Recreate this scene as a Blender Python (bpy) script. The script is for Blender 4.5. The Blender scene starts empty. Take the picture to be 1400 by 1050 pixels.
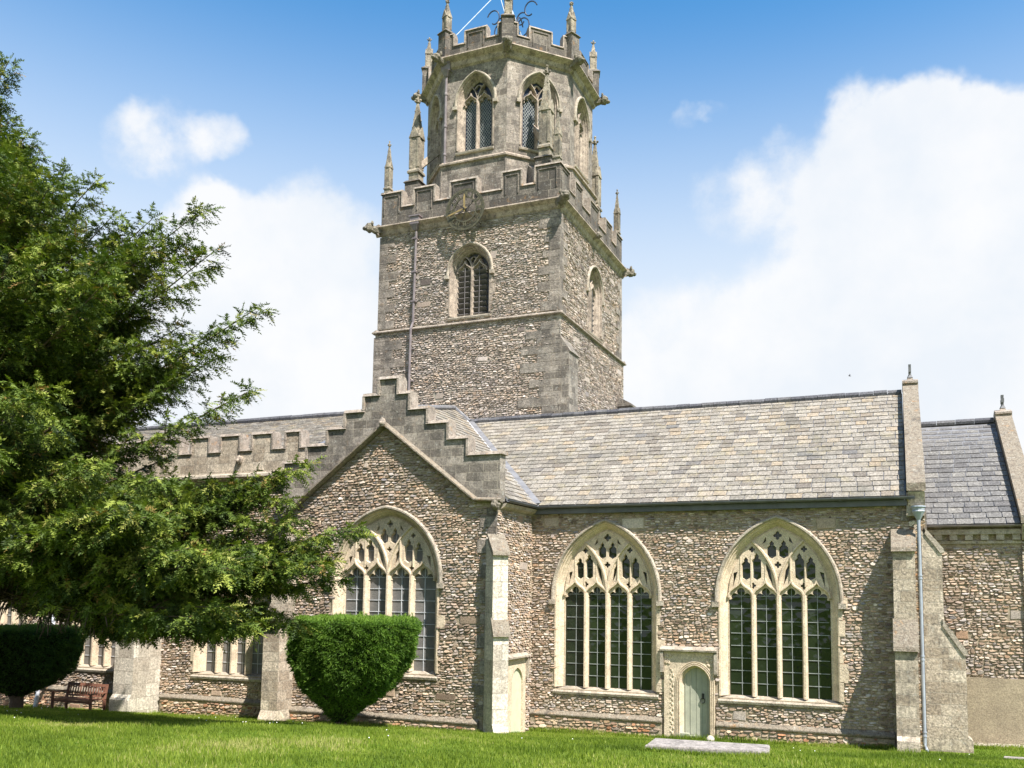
import bpy, math, random
import numpy as np
from mathutils import Vector, Matrix
from mathutils.geometry import tessellate_polygon
random.seed(7); RNG = np.random.default_rng(7)
PI = math.pi; rad = math.radians
SC = bpy.context.scene

# ------------------------------------------------------------------ camera
def look(yaw, pitch, roll):
    cy, sy, cp, sp = math.cos(yaw), math.sin(yaw), math.cos(pitch), math.sin(pitch)
    f = Vector((-sy*cp, cy*cp, sp)); r = Vector((cy, sy, 0)); u = r.cross(f)
    cr, sr = math.cos(roll), math.sin(roll)
    return cr*r + sr*u, -sr*r + cr*u, f
cam = bpy.data.objects.new('camera', bpy.data.cameras.new('camera'))
SC.collection.objects.link(cam)
r_, u_, f_ = look(0.3796, 0.0931, 0.0104)
cam.matrix_world = Matrix(((r_.x, u_.x, -f_.x, 11.285), (r_.y, u_.y, -f_.y, -26.0), (r_.z, u_.z, -f_.z, 3.848), (0, 0, 0, 1)))
cam.data.sensor_width = 36; cam.data.lens = 30.78
cam.data.shift_x = -0.0396; cam.data.shift_y = 0.1205
cam.data.clip_start = 0.1; cam.data.clip_end = 3000
SC.camera = cam
SC.render.resolution_x = 1024; SC.render.resolution_y = 768
SC.view_settings.view_transform = 'Standard'; SC.view_settings.look = 'None'
SC.view_settings.gamma = 1; SC.view_settings.use_curve_mapping = False
SC.view_settings.exposure = 1.1
# ------------------------------------------------------------------ node helper
class N:
    def __init__(s, nt): s.nt = nt
    def n(s, t, **kw):
        o = s.nt.nodes.new(t)
        for k, v in kw.items(): setattr(o, k, v)
        return o
    def link(s, a, b): s.nt.links.new(a, b)
    def put(s, sock, v):
        if isinstance(v, bpy.types.NodeSocket): s.link(v, sock)
        elif isinstance(v, (tuple, list)) and len(v) == 3 and len(sock.default_value) == 4: sock.default_value = (*v, 1)
        else: sock.default_value = v
    def math(s, op, a, b=0.0, c=None, clamp=False):
        o = s.n('ShaderNodeMath', operation=op, use_clamp=clamp); s.put(o.inputs[0], a); s.put(o.inputs[1], b)
        if c is not None: s.put(o.inputs[2], c)
        return o.outputs[0]
    def vmath(s, op, a, b=(0, 0, 0), out=0):
        o = s.n('ShaderNodeVectorMath', operation=op); s.put(o.inputs[0], a)
        if op == 'SCALE': s.put(o.inputs[3], b)
        else: s.put(o.inputs[1], b)
        return o.outputs[out]
    def dot(s, a, b):
        o = s.n('ShaderNodeVectorMath', operation='DOT_PRODUCT'); s.put(o.inputs[0], a); s.put(o.inputs[1], b); return o.outputs[1]
    def mix(s, f, a, b, mode='MIX'):
        o = s.n('ShaderNodeMix', data_type='RGBA', blend_type=mode); s.put(o.inputs[0], f); s.put(o.inputs[6], a); s.put(o.inputs[7], b); return o.outputs[2]
    def ramp(s, f, pts, interp='LINEAR'):
        o = s.n('ShaderNodeValToRGB'); cr = o.color_ramp; cr.interpolation = interp
        while len(cr.elements) < len(pts): cr.elements.new(0.5)
        for e, (p, c) in zip(cr.elements, pts):
            e.position = p; e.color = (c, c, c, 1) if isinstance(c, (int, float)) else (*c, 1)
        s.put(o.inputs[0], f); return o.outputs[0]
    def sstep(s, v, a, b):
        o = s.n('ShaderNodeMapRange', interpolation_type='SMOOTHSTEP'); s.put(o.inputs[0], v); s.put(o.inputs[1], a); s.put(o.inputs[2], b); return o.outputs[0]
    def noise(s, vec, scale, detail=4, rough=0.55, out=0, dist=0.0):
        o = s.n('ShaderNodeTexNoise'); s.put(o.inputs['Vector'], vec); s.put(o.inputs['Scale'], scale); s.put(o.inputs['Detail'], detail); s.put(o.inputs['Roughness'], rough); s.put(o.inputs['Distortion'], dist); return o.outputs[out]
    def vor(s, vec, scale, feature='F1', out=0, rand=1.0):
        o = s.n('ShaderNodeTexVoronoi', feature=feature); s.put(o.inputs['Vector'], vec); s.put(o.inputs['Scale'], scale); s.put(o.inputs['Randomness'], rand); return o.outputs[out]
    def scale(s, vec, x, y, z):
        o = s.n('ShaderNodeMapping'); s.put(o.inputs[0], vec); o.inputs['Scale'].default_value = (x, y, z); return o.outputs[0]

# ------------------------------------------------------------------ sky and sun
SUN_AZ, SUN_EL = 57, 55          # degrees east of south, elevation
W = bpy.data.worlds.new('World'); SC.world = W; W.use_nodes = True
w = N(W.node_tree); W.node_tree.nodes.clear()
sky = w.n('ShaderNodeTexSky', sky_type='NISHITA'); sky.sun_disc = False
sky.sun_elevation = rad(SUN_EL); sky.sun_rotation = rad(180-SUN_AZ); sky.air_density = 1.1; sky.dust_density = 0.3; sky.ozone_density = 2.2
bg = w.n('ShaderNodeBackground'); wo = w.n('ShaderNodeOutputWorld')
D = w.n('ShaderNodeTexCoord').outputs['Generated']
Dz = w.n('ShaderNodeSeparateXYZ'); w.link(D, Dz.inputs[0])
def dirpx(x, y):                 # sky direction of a cloud bank, from the surveyed view
    d = r_*(x-755.5)/1196.87 - u_*(y-693.7)/1196.87 + f_; return tuple(d.normalized())
wd = w.vmath('ADD', D, w.vmath('SCALE', w.vmath('SUBTRACT', w.noise(D, 7.0, 5, 0.6, out=1), (0.5, 0.5, 0.5)), 0.10))
wd = w.vmath('NORMALIZE', wd)
n1 = w.noise(D, 5.0, 9, 0.62, dist=0.2); n2 = w.noise(D, 16.0, 7, 0.65)
nn = w.math('ADD', w.math('MULTIPLY', w.math('SUBTRACT', n1, 0.5), 0.9), w.math('MULTIPLY', w.math('SUBTRACT', n2, 0.5), 1.0))
acc = None
for (x, y, r, s) in [(1265, 180, 3.4, .7), (1180, 165, 2.8, .6), (1340, 240, 4.5, .8), (1430, 240, 4.0, .7), (1200, 265, 4.5, .6), (1060, 235, 3.0, .42), (985, 260, 2.4, .36), (940, 162, 1.0, .34), (970, 155, 0.8, .25), (1330, 390, 7, .9), (1120, 330, 4, .25), (1450, 440, 10, .9), (1100, 470, 8, .6), (1250, 560, 12, .9), (940, 520, 7, .5), (880, 610, 8, .6),
                     (175, 190, 2.0, .36), (225, 188, 2.3, .44), (292, 186, 1.6, .40), (262, 290, 2.0, .60), (335, 335, 3.4, .55), (420, 290, 3.0, .36), (480, 300, 2.6, .3), (300, 380, 5, .5), (430, 440, 7, .6), (430, 540, 8, .8), (120, 470, 7, .6), (500, 620, 8, .7)]:
    dd = w.dot(wd, dirpx(x, y))
    b = w.math('MULTIPLY', w.sstep(dd, math.cos(rad(r*1.25)), math.cos(rad(r*0.2))), s)
    acc = b if acc is None else w.math('ADD', acc, w.math('MULTIPLY', b, w.math('SUBTRACT', 1.15, acc)))
back = w.math('MULTIPLY', w.sstep(Dz.outputs[1], 0.1, -0.4), 0.45)
m = w.sstep(w.math('ADD', w.math('ADD', acc, w.math('MULTIPLY', nn, w.math('ADD', w.math('MULTIPLY', acc, 1.35), 0.16))), back), 0.20, 0.78)
shade = w.ramp(w.noise(D, 5.5, 5, 0.6), [(0.36, (6.9, 7.3, 7.8)), (0.6, (7.9, 7.95, 8.05))])
haze = w.math('MULTIPLY', w.sstep(Dz.outputs[2], 0.62, 0.24), 0.95)
skyc = w.mix(haze, w.mix(1.0, sky.outputs[0], (0.56, 1.52, 1.92), 'MULTIPLY'), (6.9, 7.3, 7.75))
col = w.mix(w.math('MULTIPLY', m, 0.94), skyc, shade)
w.link(col, bg.inputs[0]); bg.inputs[1].default_value = 0.0585; w.link(bg.outputs[0], wo.inputs[0])
sun = bpy.data.objects.new('sun', bpy.data.lights.new('sun', 'SUN')); SC.collection.objects.link(sun)
sun.data.energy = 5.0; sun.data.angle = rad(0.5); sun.data.color = (1, 0.945, 0.875)
sd = Vector((math.sin(rad(SUN_AZ))*math.cos(rad(SUN_EL)), -math.cos(rad(SUN_AZ))*math.cos(rad(SUN_EL)), math.sin(rad(SUN_EL))))
sun.rotation_euler = sd.to_track_quat('Z', 'Y').to_euler()

# ------------------------------------------------------------------ materials
MATS = {}
def new_mat(name):
    m = bpy.data.materials.new(name); m.use_nodes = True; MATS[name] = m
    n = N(m.node_tree); return m, n, m.node_tree.nodes['Principled BSDF']
def finish(n, b, col, rough=0.9, height=None, dist=0.02, strength=1.0, spec=0.25):
    n.put(b.inputs['Base Color'], col); n.put(b.inputs['Roughness'], rough); b.inputs['Specular IOR Level'].default_value = spec
    if height is not None:
        o = n.n('ShaderNodeBump'); n.put(o.inputs['Height'], height); o.inputs['Distance'].default_value = dist; o.inputs['Strength'].default_value = strength
        n.link(o.outputs[0], b.inputs['Normal'])
def pos(n): return n.n('ShaderNodeNewGeometry').outputs['Position']
def wallco(n):                   # (distance along the wall, height) on any vertical face
    g = n.n('ShaderNodeNewGeometry'); t = n.vmath('CROSS_PRODUCT', (0, 0, 1), g.outputs['True Normal'])
    u = n.dot(g.outputs['Position'], t); z = n.n('ShaderNodeSeparateXYZ'); n.link(g.outputs['Position'], z.inputs[0])
    c = n.n('ShaderNodeCombineXYZ'); n.link(u, c.inputs[0]); n.link(z.outputs[2], c.inputs[1]); return c.outputs[0], g.outputs['Position'], z.outputs[2]
def weather(n, P, col, dark=0.5, dk=(0.06, 0.055, 0.05), lich=0.0, orange=0.0, lo=0.52, hi=0.72):
    v = n.scale(P, 1, 1, 0.6)
    d = n.sstep(n.noise(v, 1.7, 8, 0.68), lo, hi); col = n.mix(n.math('MULTIPLY', d, dark), col, dk)
    d2 = n.sstep(n.noise(P, 9, 6, 0.72), 0.50, 0.66); col = n.mix(n.math('MULTIPLY', d2, dark*0.95), col, dk)
    col = n.mix(1.0, col, n.ramp(n.noise(P, 34, 4, 0.7), [(0.32, 0.62), (0.5, 1.0), (0.7, 1.4)]), 'MULTIPLY')
    if lich: col = n.mix(n.math('MULTIPLY', n.sstep(n.noise(P, 6.3, 7, 0.75), 0.57, 0.64), lich), col, (0.50, 0.49, 0.44))
    if orange: col = n.mix(n.math('MULTIPLY', n.sstep(n.noise(P, 3.1, 7, 0.7), 0.58, 0.68), orange), col, (0.50, 0.24, 0.06))
    return col
def rubble(name, hues, mortar, sx=5.0, sz=13.0, gap=0.06, stain=0.35, bump=0.075, ed=(0.0, 1.0)):
    m, n, b = new_mat(name); P = pos(n)
    wv = n.vmath('ADD', P, n.vmath('SCALE', n.vmath('SUBTRACT', n.noise(P, 2.2, 3, 0.5, out=1), (0.5, 0.5, 0.5)), 0.22))
    wv = n.vmath('ADD', wv, n.vmath('SCALE', n.vmath('SUBTRACT', n.noise(P, 9, 2, 0.5, out=1), (0.5, 0.5, 0.5)), 0.06))
    q = n.scale(wv, sx, sx, sz)
    c1 = n.vor(q, 1.0, out=1); e = n.vor(q, 1.0, 'DISTANCE_TO_EDGE')
    sep = n.n('ShaderNodeSeparateColor'); n.link(c1, sep.inputs[0])
    col = n.ramp(sep.outputs[0], hues)
    col = n.mix(1.0, col, n.ramp(sep.outputs[1], [(0, 0.72), (0.8, 1.15), (1, 1.7)]), 'MULTIPLY')
    col = n.mix(1.0, col, n.ramp(n.noise(P, 26, 4, 0.6), [(0.3, 0.72), (0.7, 1.25)]), 'MULTIPLY')
    mm = n.sstep(n.math('ADD', e, n.math('MULTIPLY', n.math('SUBTRACT', n.noise(P, 30, 3), 0.5), 0.09)), gap*1.5, gap*0.5)
    mc = n.mix(n.noise(P, 1.3, 3), mortar, tuple(v*0.62 for v in mortar))
    col = n.mix(n.math('MULTIPLY', mm, 0.7), col, mc)
    col = n.mix(n.math('MULTIPLY', n.sstep(n.math('ADD', e, n.math('MULTIPLY', n.math('SUBTRACT', n.noise(P, 11, 3), 0.5), 0.10)), 0.035, 0.0), 0.75), col, (0.10, 0.08, 0.06))  # dark crevice along the joints: shade between stones put into the colour
    col = n.mix(1.0, col, n.ramp(n.noise(n.scale(P, 0.45, 0.45, 1.1), 1.0, 4, 0.6), [(0.3, (0.80, 0.80, 0.82)), (0.5, (1.0, 0.98, 0.95)), (0.7, (1.22, 1.12, 0.98))]), 'MULTIPLY')
    pale = n.math('MULTIPLY', n.sstep(n.noise(P, 0.8, 5, 0.6), 0.50, 0.72), 0.30); col = n.mix(pale, col, mc)
    col = weather(n, P, col, stain)
    h = n.math('ADD', n.math('MULTIPLY', n.sstep(e, 0.0, 0.13), n.math('ADD', n.math('MULTIPLY', sep.outputs[2], 0.8), 0.6)), n.math('MULTIPLY', n.noise(P, 22, 5, 0.65), 0.7))
    finish(n, b, col, 0.92, h, bump, 1.0, 0.2); return m
rubble('rubble', [(0.0, (0.17, 0.13, 0.10)), (0.2, (0.33, 0.25, 0.16)), (0.38, (0.52, 0.42, 0.29)), (0.52, (0.34, 0.30, 0.255)), (0.68, (0.55, 0.50, 0.43)), (0.8, (0.42, 0.25, 0.14)), (0.9, (0.70, 0.63, 0.52)), (1, (0.22, 0.21, 0.21))], (0.46, 0.38, 0.27), stain=0.25)
rubble('rubble_tower', [(0.0, (0.17, 0.15, 0.135)), (0.2, (0.36, 0.31, 0.255)), (0.45, (0.56, 0.51, 0.44)), (0.65, (0.36, 0.335, 0.31)), (0.8, (0.50, 0.40, 0.29)), (1, (0.80, 0.76, 0.70))], (0.58, 0.52, 0.43), sx=4.6, sz=12.0, stain=0.22, bump=0.09)
rubble('rubble_plinth', [(0.0, (0.16, 0.12, 0.09)), (0.3, (0.38, 0.27, 0.17)), (0.5, (0.42, 0.33, 0.22)), (0.7, (0.28, 0.25, 0.21)), (0.85, (0.36, 0.17, 0.08)), (1, (0.44, 0.40, 0.33))], (0.44, 0.36, 0.26), sx=4.8, sz=9.5)
def ashlar(name, c1, c2, bw=0.62, bh=0.30, dark=0.4, lich=0.25, orange=0.12, mort=(0.40, 0.35, 0.28), var=0.95, lo=0.5, hi=0.7):
    m, n, b = new_mat(name); uv, P, z = wallco(n)
    br = n.n('ShaderNodeTexBrick'); n.link(uv, br.inputs['Vector']); br.offset = 0.37; br.squash = 0.8; br.squash_frequency = 3
    n.put(br.inputs['Color1'], (0, 0, 0)); n.put(br.inputs['Color2'], (1, 1, 1)); n.put(br.inputs['Mortar'], (0.5, 0.5, 0.5))
    br.inputs['Scale'].default_value = 1; br.inputs['Mortar Size'].default_value = 0.011; br.inputs['Brick Width'].default_value = bw; br.inputs['Row Height'].default_value = bh; br.inputs['Bias'].default_value = 0
    cell = n.mix(n.math('MULTIPLY', br.outputs['Color'], var), c1, c2)
    col = n.mix(1.0, cell, n.ramp(n.noise(P, 14, 6, 0.7), [(0.28, 0.50), (0.5, 0.95), (0.72, 1.45)]), 'MULTIPLY')
    col = n.mix(n.math('MULTIPLY', br.outputs['Fac'], 0.7), col, mort)
    col = weather(n, P, col, dark, (0.07, 0.065, 0.06), lich, orange, lo, hi)
    h = n.math('ADD', n.math('MULTIPLY', n.noise(P, 17, 6, 0.7), 0.9), n.math('MULTIPLY', br.outputs['Fac'], -0.8))
    finish(n, b, col, 0.9, h, 0.022, 1.0, 0.2); return m
ashlar('ashlar', (0.34, 0.275, 0.205), (0.60, 0.515, 0.405), dark=0.5, lich=0.3)
ashlar('ashlar_pale', (0.42, 0.365, 0.295), (0.66, 0.60, 0.50), bw=0.75, bh=0.45, dark=0.25, lich=0.1, orange=0.05)
ashlar('ashlar_grey', (0.15, 0.13, 0.11), (0.38, 0.335, 0.285), bw=0.46, bh=0.26, dark=0.55, lich=0.45, orange=0.1, lo=0.42, hi=0.66)
ashlar('ashlar_tower', (0.17, 0.142, 0.118), (0.39, 0.335, 0.285), bw=0.55, bh=0.27, dark=0.62, lich=0.35, orange=0.1, lo=0.40, hi=0.66)
ashlar('ashlar_parapet', (0.10, 0.086, 0.073), (0.22, 0.19, 0.16), bw=0.9, bh=0.42, dark=0.7, lich=0.30, orange=0.22, lo=0.40, hi=0.62)
def facestone(name, hues, stain=0.25, lo=0.5):
    hues = [(p, (c[0]*0.93, c[1]*0.89, c[2]*0.92)) for p, c in hues]
    m, n, b = new_mat(name); g = n.n('ShaderNodeNewGeometry'); P = g.outputs['Position']; r = g.outputs['Random Per Island']
    col = n.ramp(r, hues); r2 = n.math('FRACT', n.math('MULTIPLY', r, 37.7))
    col = n.mix(1.0, col, n.ramp(r2, [(0, 0.68), (0.6, 1.0), (0.92, 1.15), (1, 1.38)]), 'MULTIPLY')
    col = n.mix(1.0, col, n.ramp(n.noise(P, 30, 4, 0.65), [(0.3, 0.66), (0.7, 1.3)]), 'MULTIPLY')
    col = n.mix(1.0, col, n.ramp(n.noise(n.scale(P, 0.45, 0.45, 1.1), 1.0, 4, 0.6), [(0.3, (0.80, 0.80, 0.82)), (0.5, (1.0, 0.98, 0.95)), (0.7, (1.16, 1.08, 0.98))]), 'MULTIPLY')
    col = n.mix(n.math('MULTIPLY', n.sstep(n.noise(n.scale(P, 1, 1, 0.6), 1.7, 8, 0.68), lo, lo+0.2), stain), col, (0.07, 0.06, 0.05))
    finish(n, b, col, 0.9, n.noise(P, 26, 5, 0.7), 0.012, 1.0, 0.2); return m
facestone('stone_warm', [(0, (0.20, 0.155, 0.115)), (0.15, (0.36, 0.285, 0.205)), (0.35, (0.49, 0.41, 0.31)), (0.5, (0.32, 0.285, 0.25)), (0.65, (0.50, 0.455, 0.39)), (0.76, (0.40, 0.28, 0.185)), (0.86, (0.45, 0.39, 0.29)), (0.95, (0.66, 0.61, 0.53)), (1, (0.24, 0.235, 0.24))])
facestone('stone_tower', [(0, (0.22, 0.19, 0.165)), (0.2, (0.38, 0.33, 0.27)), (0.45, (0.52, 0.47, 0.40)), (0.65, (0.36, 0.335, 0.31)), (0.8, (0.44, 0.35, 0.26)), (1, (0.72, 0.68, 0.62))], 0.3)
facestone('stone_plinth', [(0, (0.24, 0.17, 0.12)), (0.3, (0.46, 0.34, 0.21)), (0.5, (0.52, 0.42, 0.28)), (0.7, (0.36, 0.31, 0.25)), (0.82, (0.40, 0.20, 0.10)), (1, (0.58, 0.52, 0.42))], 0.15)
def plain(name, c1, c2, sc=5, rough=0.85, bump=0.012, dark=0.0, lich=0, orange=0, spec=0.3, metal=0, bs=18, lo=0.52, hi=0.72):
    m, n, b = new_mat(name); P = pos(n)
    col = n.mix(n.sstep(n.noise(P, sc, 6, 0.65), 0.35, 0.65), c1, c2)
    if dark or lich or orange: col = weather(n, P, col, dark, (0.06, 0.055, 0.05), lich, orange, lo, hi)
    finish(n, b, col, rough, n.noise(P, bs, 6, 0.7), bump, 1.0, spec); b.inputs['Metallic'].default_value = metal; return m
plain('limestone', (0.66, 0.545, 0.40), (0.53, 0.43, 0.31), 4, dark=0.25, lich=0.1)
plain('limestone_old', (0.31, 0.25, 0.20), (0.48, 0.395, 0.315), 4, dark=0.65, lich=0.15, bump=0.02, lo=0.46, hi=0.68)
plain('coping', (0.42, 0.355, 0.295), (0.27, 0.225, 0.185), 4, dark=0.6, lich=0.5, orange=0.35, bump=0.03)
plain('pinnacle_stone', (0.26, 0.225, 0.17), (0.40, 0.345, 0.26), 6, dark=0.65, lich=0.3, orange=0.15, bump=0.03, lo=0.42, hi=0.62)
plain('gargoyle_stone', (0.15, 0.13, 0.10), (0.25, 0.22, 0.17), 7, dark=0.5, lich=0.3, bump=0.04)
plain('string', (0.44, 0.385, 0.31), (0.32, 0.27, 0.21), 3, dark=0.55, lich=0.35, orange=0.1, bump=0.025)
plain('coping_rough', (0.17, 0.138, 0.105), (0.32, 0.275, 0.21), 9, dark=0.65, lich=0.35, orange=0.3, bump=0.06, bs=9)
plain('mortar', (0.40, 0.33, 0.235), (0.28, 0.23, 0.165), 3, dark=0.3, bump=0.02)
plain('mortar_grey', (0.38, 0.335, 0.27), (0.27, 0.235, 0.19), 3, dark=0.3, bump=0.02)
plain('lead', (0.13, 0.13, 0.14), (0.20, 0.20, 0.21), 3, 0.55, 0.006, spec=0.5)
plain('lead_white', (0.55, 0.56, 0.60), (0.42, 0.43, 0.46), 5, 0.5)
plain('gutter', (0.085, 0.09, 0.10), (0.12, 0.125, 0.135), 3, 0.5, 0.002, spec=0.4)
plain('pipe_blue', (0.33, 0.37, 0.42), (0.27, 0.30, 0.35), 3, 0.45, 0.002, spec=0.5)
plain('pipe_dark', (0.15, 0.125, 0.13), (0.22, 0.19, 0.19), 3, 0.5, 0.003, spec=0.5)
plain('pipe_white', (0.75, 0.78, 0.85), (0.66, 0.70, 0.78), 3, 0.5, 0.002)
plain('louvre', (0.13, 0.12, 0.12), (0.19, 0.175, 0.17), 5, 0.8, 0.006)
plain('iron', (0.015, 0.015, 0.016), (0.03, 0.03, 0.03), 5, 0.5, 0.002, spec=0.5)
plain('iron_blue', (0.03, 0.045, 0.08), (0.045, 0.06, 0.10), 5, 0.5, 0.002)
plain('clock_iron', (0.11, 0.10, 0.06), (0.05, 0.05, 0.035), 7, 0.6, 0.01)
plain('clock_gold', (0.36, 0.26, 0.11), (0.24, 0.18, 0.08), 7, 0.5, 0.01)
plain('rod', (0.55, 0.60, 0.66), (0.45, 0.50, 0.56), 5, 0.4, 0.001)
plain('render', (0.38, 0.31, 0.215), (0.31, 0.25, 0.175), 1.6, 0.9, 0.008, dark=0.15)
plain('slab', (0.36, 0.32, 0.29), (0.24, 0.215, 0.195), 7, dark=0.55, lich=0.3, bump=0.015)
plain('pebble', (0.55, 0.50, 0.43), (0.45, 0.40, 0.34), 6, bump=0.02)
plain('gravel', (0.55, 0.48, 0.38), (0.36, 0.31, 0.25), 30, bump=0.03, bs=40)
plain('bench_wood', (0.25, 0.115, 0.075), (0.17, 0.08, 0.055), 9, 0.6, 0.004)
plain('bark', (0.10, 0.075, 0.055), (0.17, 0.125, 0.09), 6, 0.95, 0.04, bs=11)
plain('twig', (0.33, 0.26, 0.19), (0.22, 0.17, 0.12), 6, 0.95, 0.01)
plain('door_green', (0.38, 0.385, 0.30), (0.32, 0.33, 0.26), 5, 0.6, 0.003)
plain('door_pale', (0.55, 0.58, 0.42), (0.50, 0.52, 0.38), 5, 0.6, 0.003)
plain('bird', (0.05, 0.05, 0.055), (0.07, 0.07, 0.07), 5)
def slate(name, hues, dark=0.3, lich=0.25, warm=0.0, blotch=0.5):
    hues = [(p, tuple(v*0.80 for v in c)) for p, c in hues]
    m, n, b = new_mat(name); P = pos(n); g = n.n('ShaderNodeNewGeometry')
    r = g.outputs['Random Per Island']; col = n.ramp(r, hues)
    col = n.mix(1.0, col, n.ramp(n.noise(n.scale(P, 1, 0.6, 0.6), 20, 6, 0.75), [(0.3, 0.42), (0.5, 0.95), (0.70, 1.55)]), 'MULTIPLY')
    col = n.mix(n.math('MULTIPLY', n.sstep(n.noise(P, 0.55, 5, 0.62), 0.50, 0.70), blotch), col, (0.12, 0.115, 0.095))
    if warm: col = n.mix(n.math('MULTIPLY', n.sstep(n.noise(P, 1.9, 6, 0.7), 0.52, 0.66), warm), col, (0.34, 0.29, 0.16))
    col = weather(n, P, col, dark, (0.09, 0.085, 0.075), lich, 0)
    finish(n, b, col, 0.85, n.noise(P, 20, 5, 0.7), 0.008, 1.0, 0.2); return m
slate('slate_stone', [(0, (0.19, 0.165, 0.14)), (0.2, (0.32, 0.285, 0.24)), (0.45, (0.36, 0.325, 0.28)), (0.6, (0.25, 0.225, 0.19)), (0.8, (0.38, 0.345, 0.295)), (0.93, (0.37, 0.295, 0.21)), (0.985, (0.16, 0.155, 0.155)), (1, (0.36, 0.33, 0.28))], 0.45, 0.30, 0.3)
slate('slate_grey', [(0, (0.135, 0.13, 0.13)), (0.3, (0.175, 0.17, 0.168)), (0.6, (0.20, 0.192, 0.185)), (0.9, (0.24, 0.228, 0.21)), (1, (0.12, 0.12, 0.125))], 0.2, 0.35, 0, 0.1)
slate('ridge_tile', [(0, (0.09, 0.09, 0.105)), (0.5, (0.14, 0.14, 0.155)), (1, (0.18, 0.175, 0.18))], 0.2, 0.1, 0, 0.2)
m, n, b = new_mat('glass')
g = n.n('ShaderNodeNewGeometry'); P = g.outputs['Position']
finish(n, b, n.mix(n.noise(P, 1.4, 3), (0.008, 0.013, 0.008), (0.028, 0.040, 0.020)), 0.05, n.math('ADD', n.noise(P, 1.7, 2, 0.5), n.math('MULTIPLY', n.vor(P, 4.2, out=0), 0.5)), 0.03, 0.6, 0.5)
plain('glass_milky', (0.20, 0.19, 0.18), (0.13, 0.13, 0.125), 1.5, 0.35, 0.01, spec=0.5)
plain('glass_blue', (0.02, 0.03, 0.055), (0.012, 0.018, 0.035), 1.5, 0.35, 0.004, spec=0.25)
plain('came', (0.30, 0.32, 0.31), (0.20, 0.22, 0.21), 5, 0.5, 0.001)
plain('came_light', (0.62, 0.64, 0.66), (0.46, 0.48, 0.50), 5, 0.5, 0.001)
# vegetation
def leafmat(name, ramp_pts, trans=0.35, attr='tint', sat=None):
    m, n, b = new_mat(name); a = n.n('ShaderNodeAttribute', attribute_name=attr)
    col = n.ramp(a.outputs['Fac'], ramp_pts)
    finish(n, b, col, 0.62, None, spec=0.28)
    t = n.n('ShaderNodeBsdfTranslucent'); n.link(n.mix(1.0, col, (1.3, 1.5, 0.6), 'MULTIPLY'), t.inputs[0])
    ms = n.n('ShaderNodeMixShader'); ms.inputs[0].default_value = trans
    n.link(b.outputs[0], ms.inputs[1]); n.link(t.outputs[0], ms.inputs[2]); n.link(ms.outputs[0], m.node_tree.nodes['Material Output'].inputs[0]); return m
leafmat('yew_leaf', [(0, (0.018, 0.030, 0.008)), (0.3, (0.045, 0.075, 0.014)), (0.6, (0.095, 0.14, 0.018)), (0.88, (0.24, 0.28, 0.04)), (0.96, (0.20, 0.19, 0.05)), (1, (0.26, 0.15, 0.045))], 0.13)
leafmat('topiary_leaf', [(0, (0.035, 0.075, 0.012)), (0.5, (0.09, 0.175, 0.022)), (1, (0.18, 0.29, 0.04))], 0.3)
leafmat('topiary_shaded_leaf', [(0, (0.02, 0.045, 0.012)), (0.5, (0.055, 0.11, 0.02)), (1, (0.11, 0.19, 0.035))], 0.25)  # same leaf darkened: the big yew's shade put into the colour
plain('shrub_core', (0.012, 0.02, 0.007), (0.02, 0.03, 0.01), 8, 0.95, 0.05)
leafmat('grass_blade', [(0, (0.08, 0.125, 0.012)), (0.5, (0.155, 0.22, 0.020)), (0.85, (0.24, 0.30, 0.035)), (1, (0.36, 0.35, 0.12))], 0.35)
m, n, b = new_mat('lawn'); P = pos(n)
c = n.mix(n.sstep(n.noise(P, 0.7, 5, 0.6), 0.35, 0.65), (0.10, 0.165, 0.014), (0.15, 0.20, 0.028))
c = n.mix(n.sstep(n.noise(P, 16, 5, 0.7), 0.5, 0.7), c, (0.04, 0.09, 0.014)); finish(n, b, c, 0.95, n.noise(P, 30, 5, 0.7), 0.05, 1, 0.1)
plain('daisy', (0.8, 0.8, 0.74), (0.75, 0.76, 0.7), 5)

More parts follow.
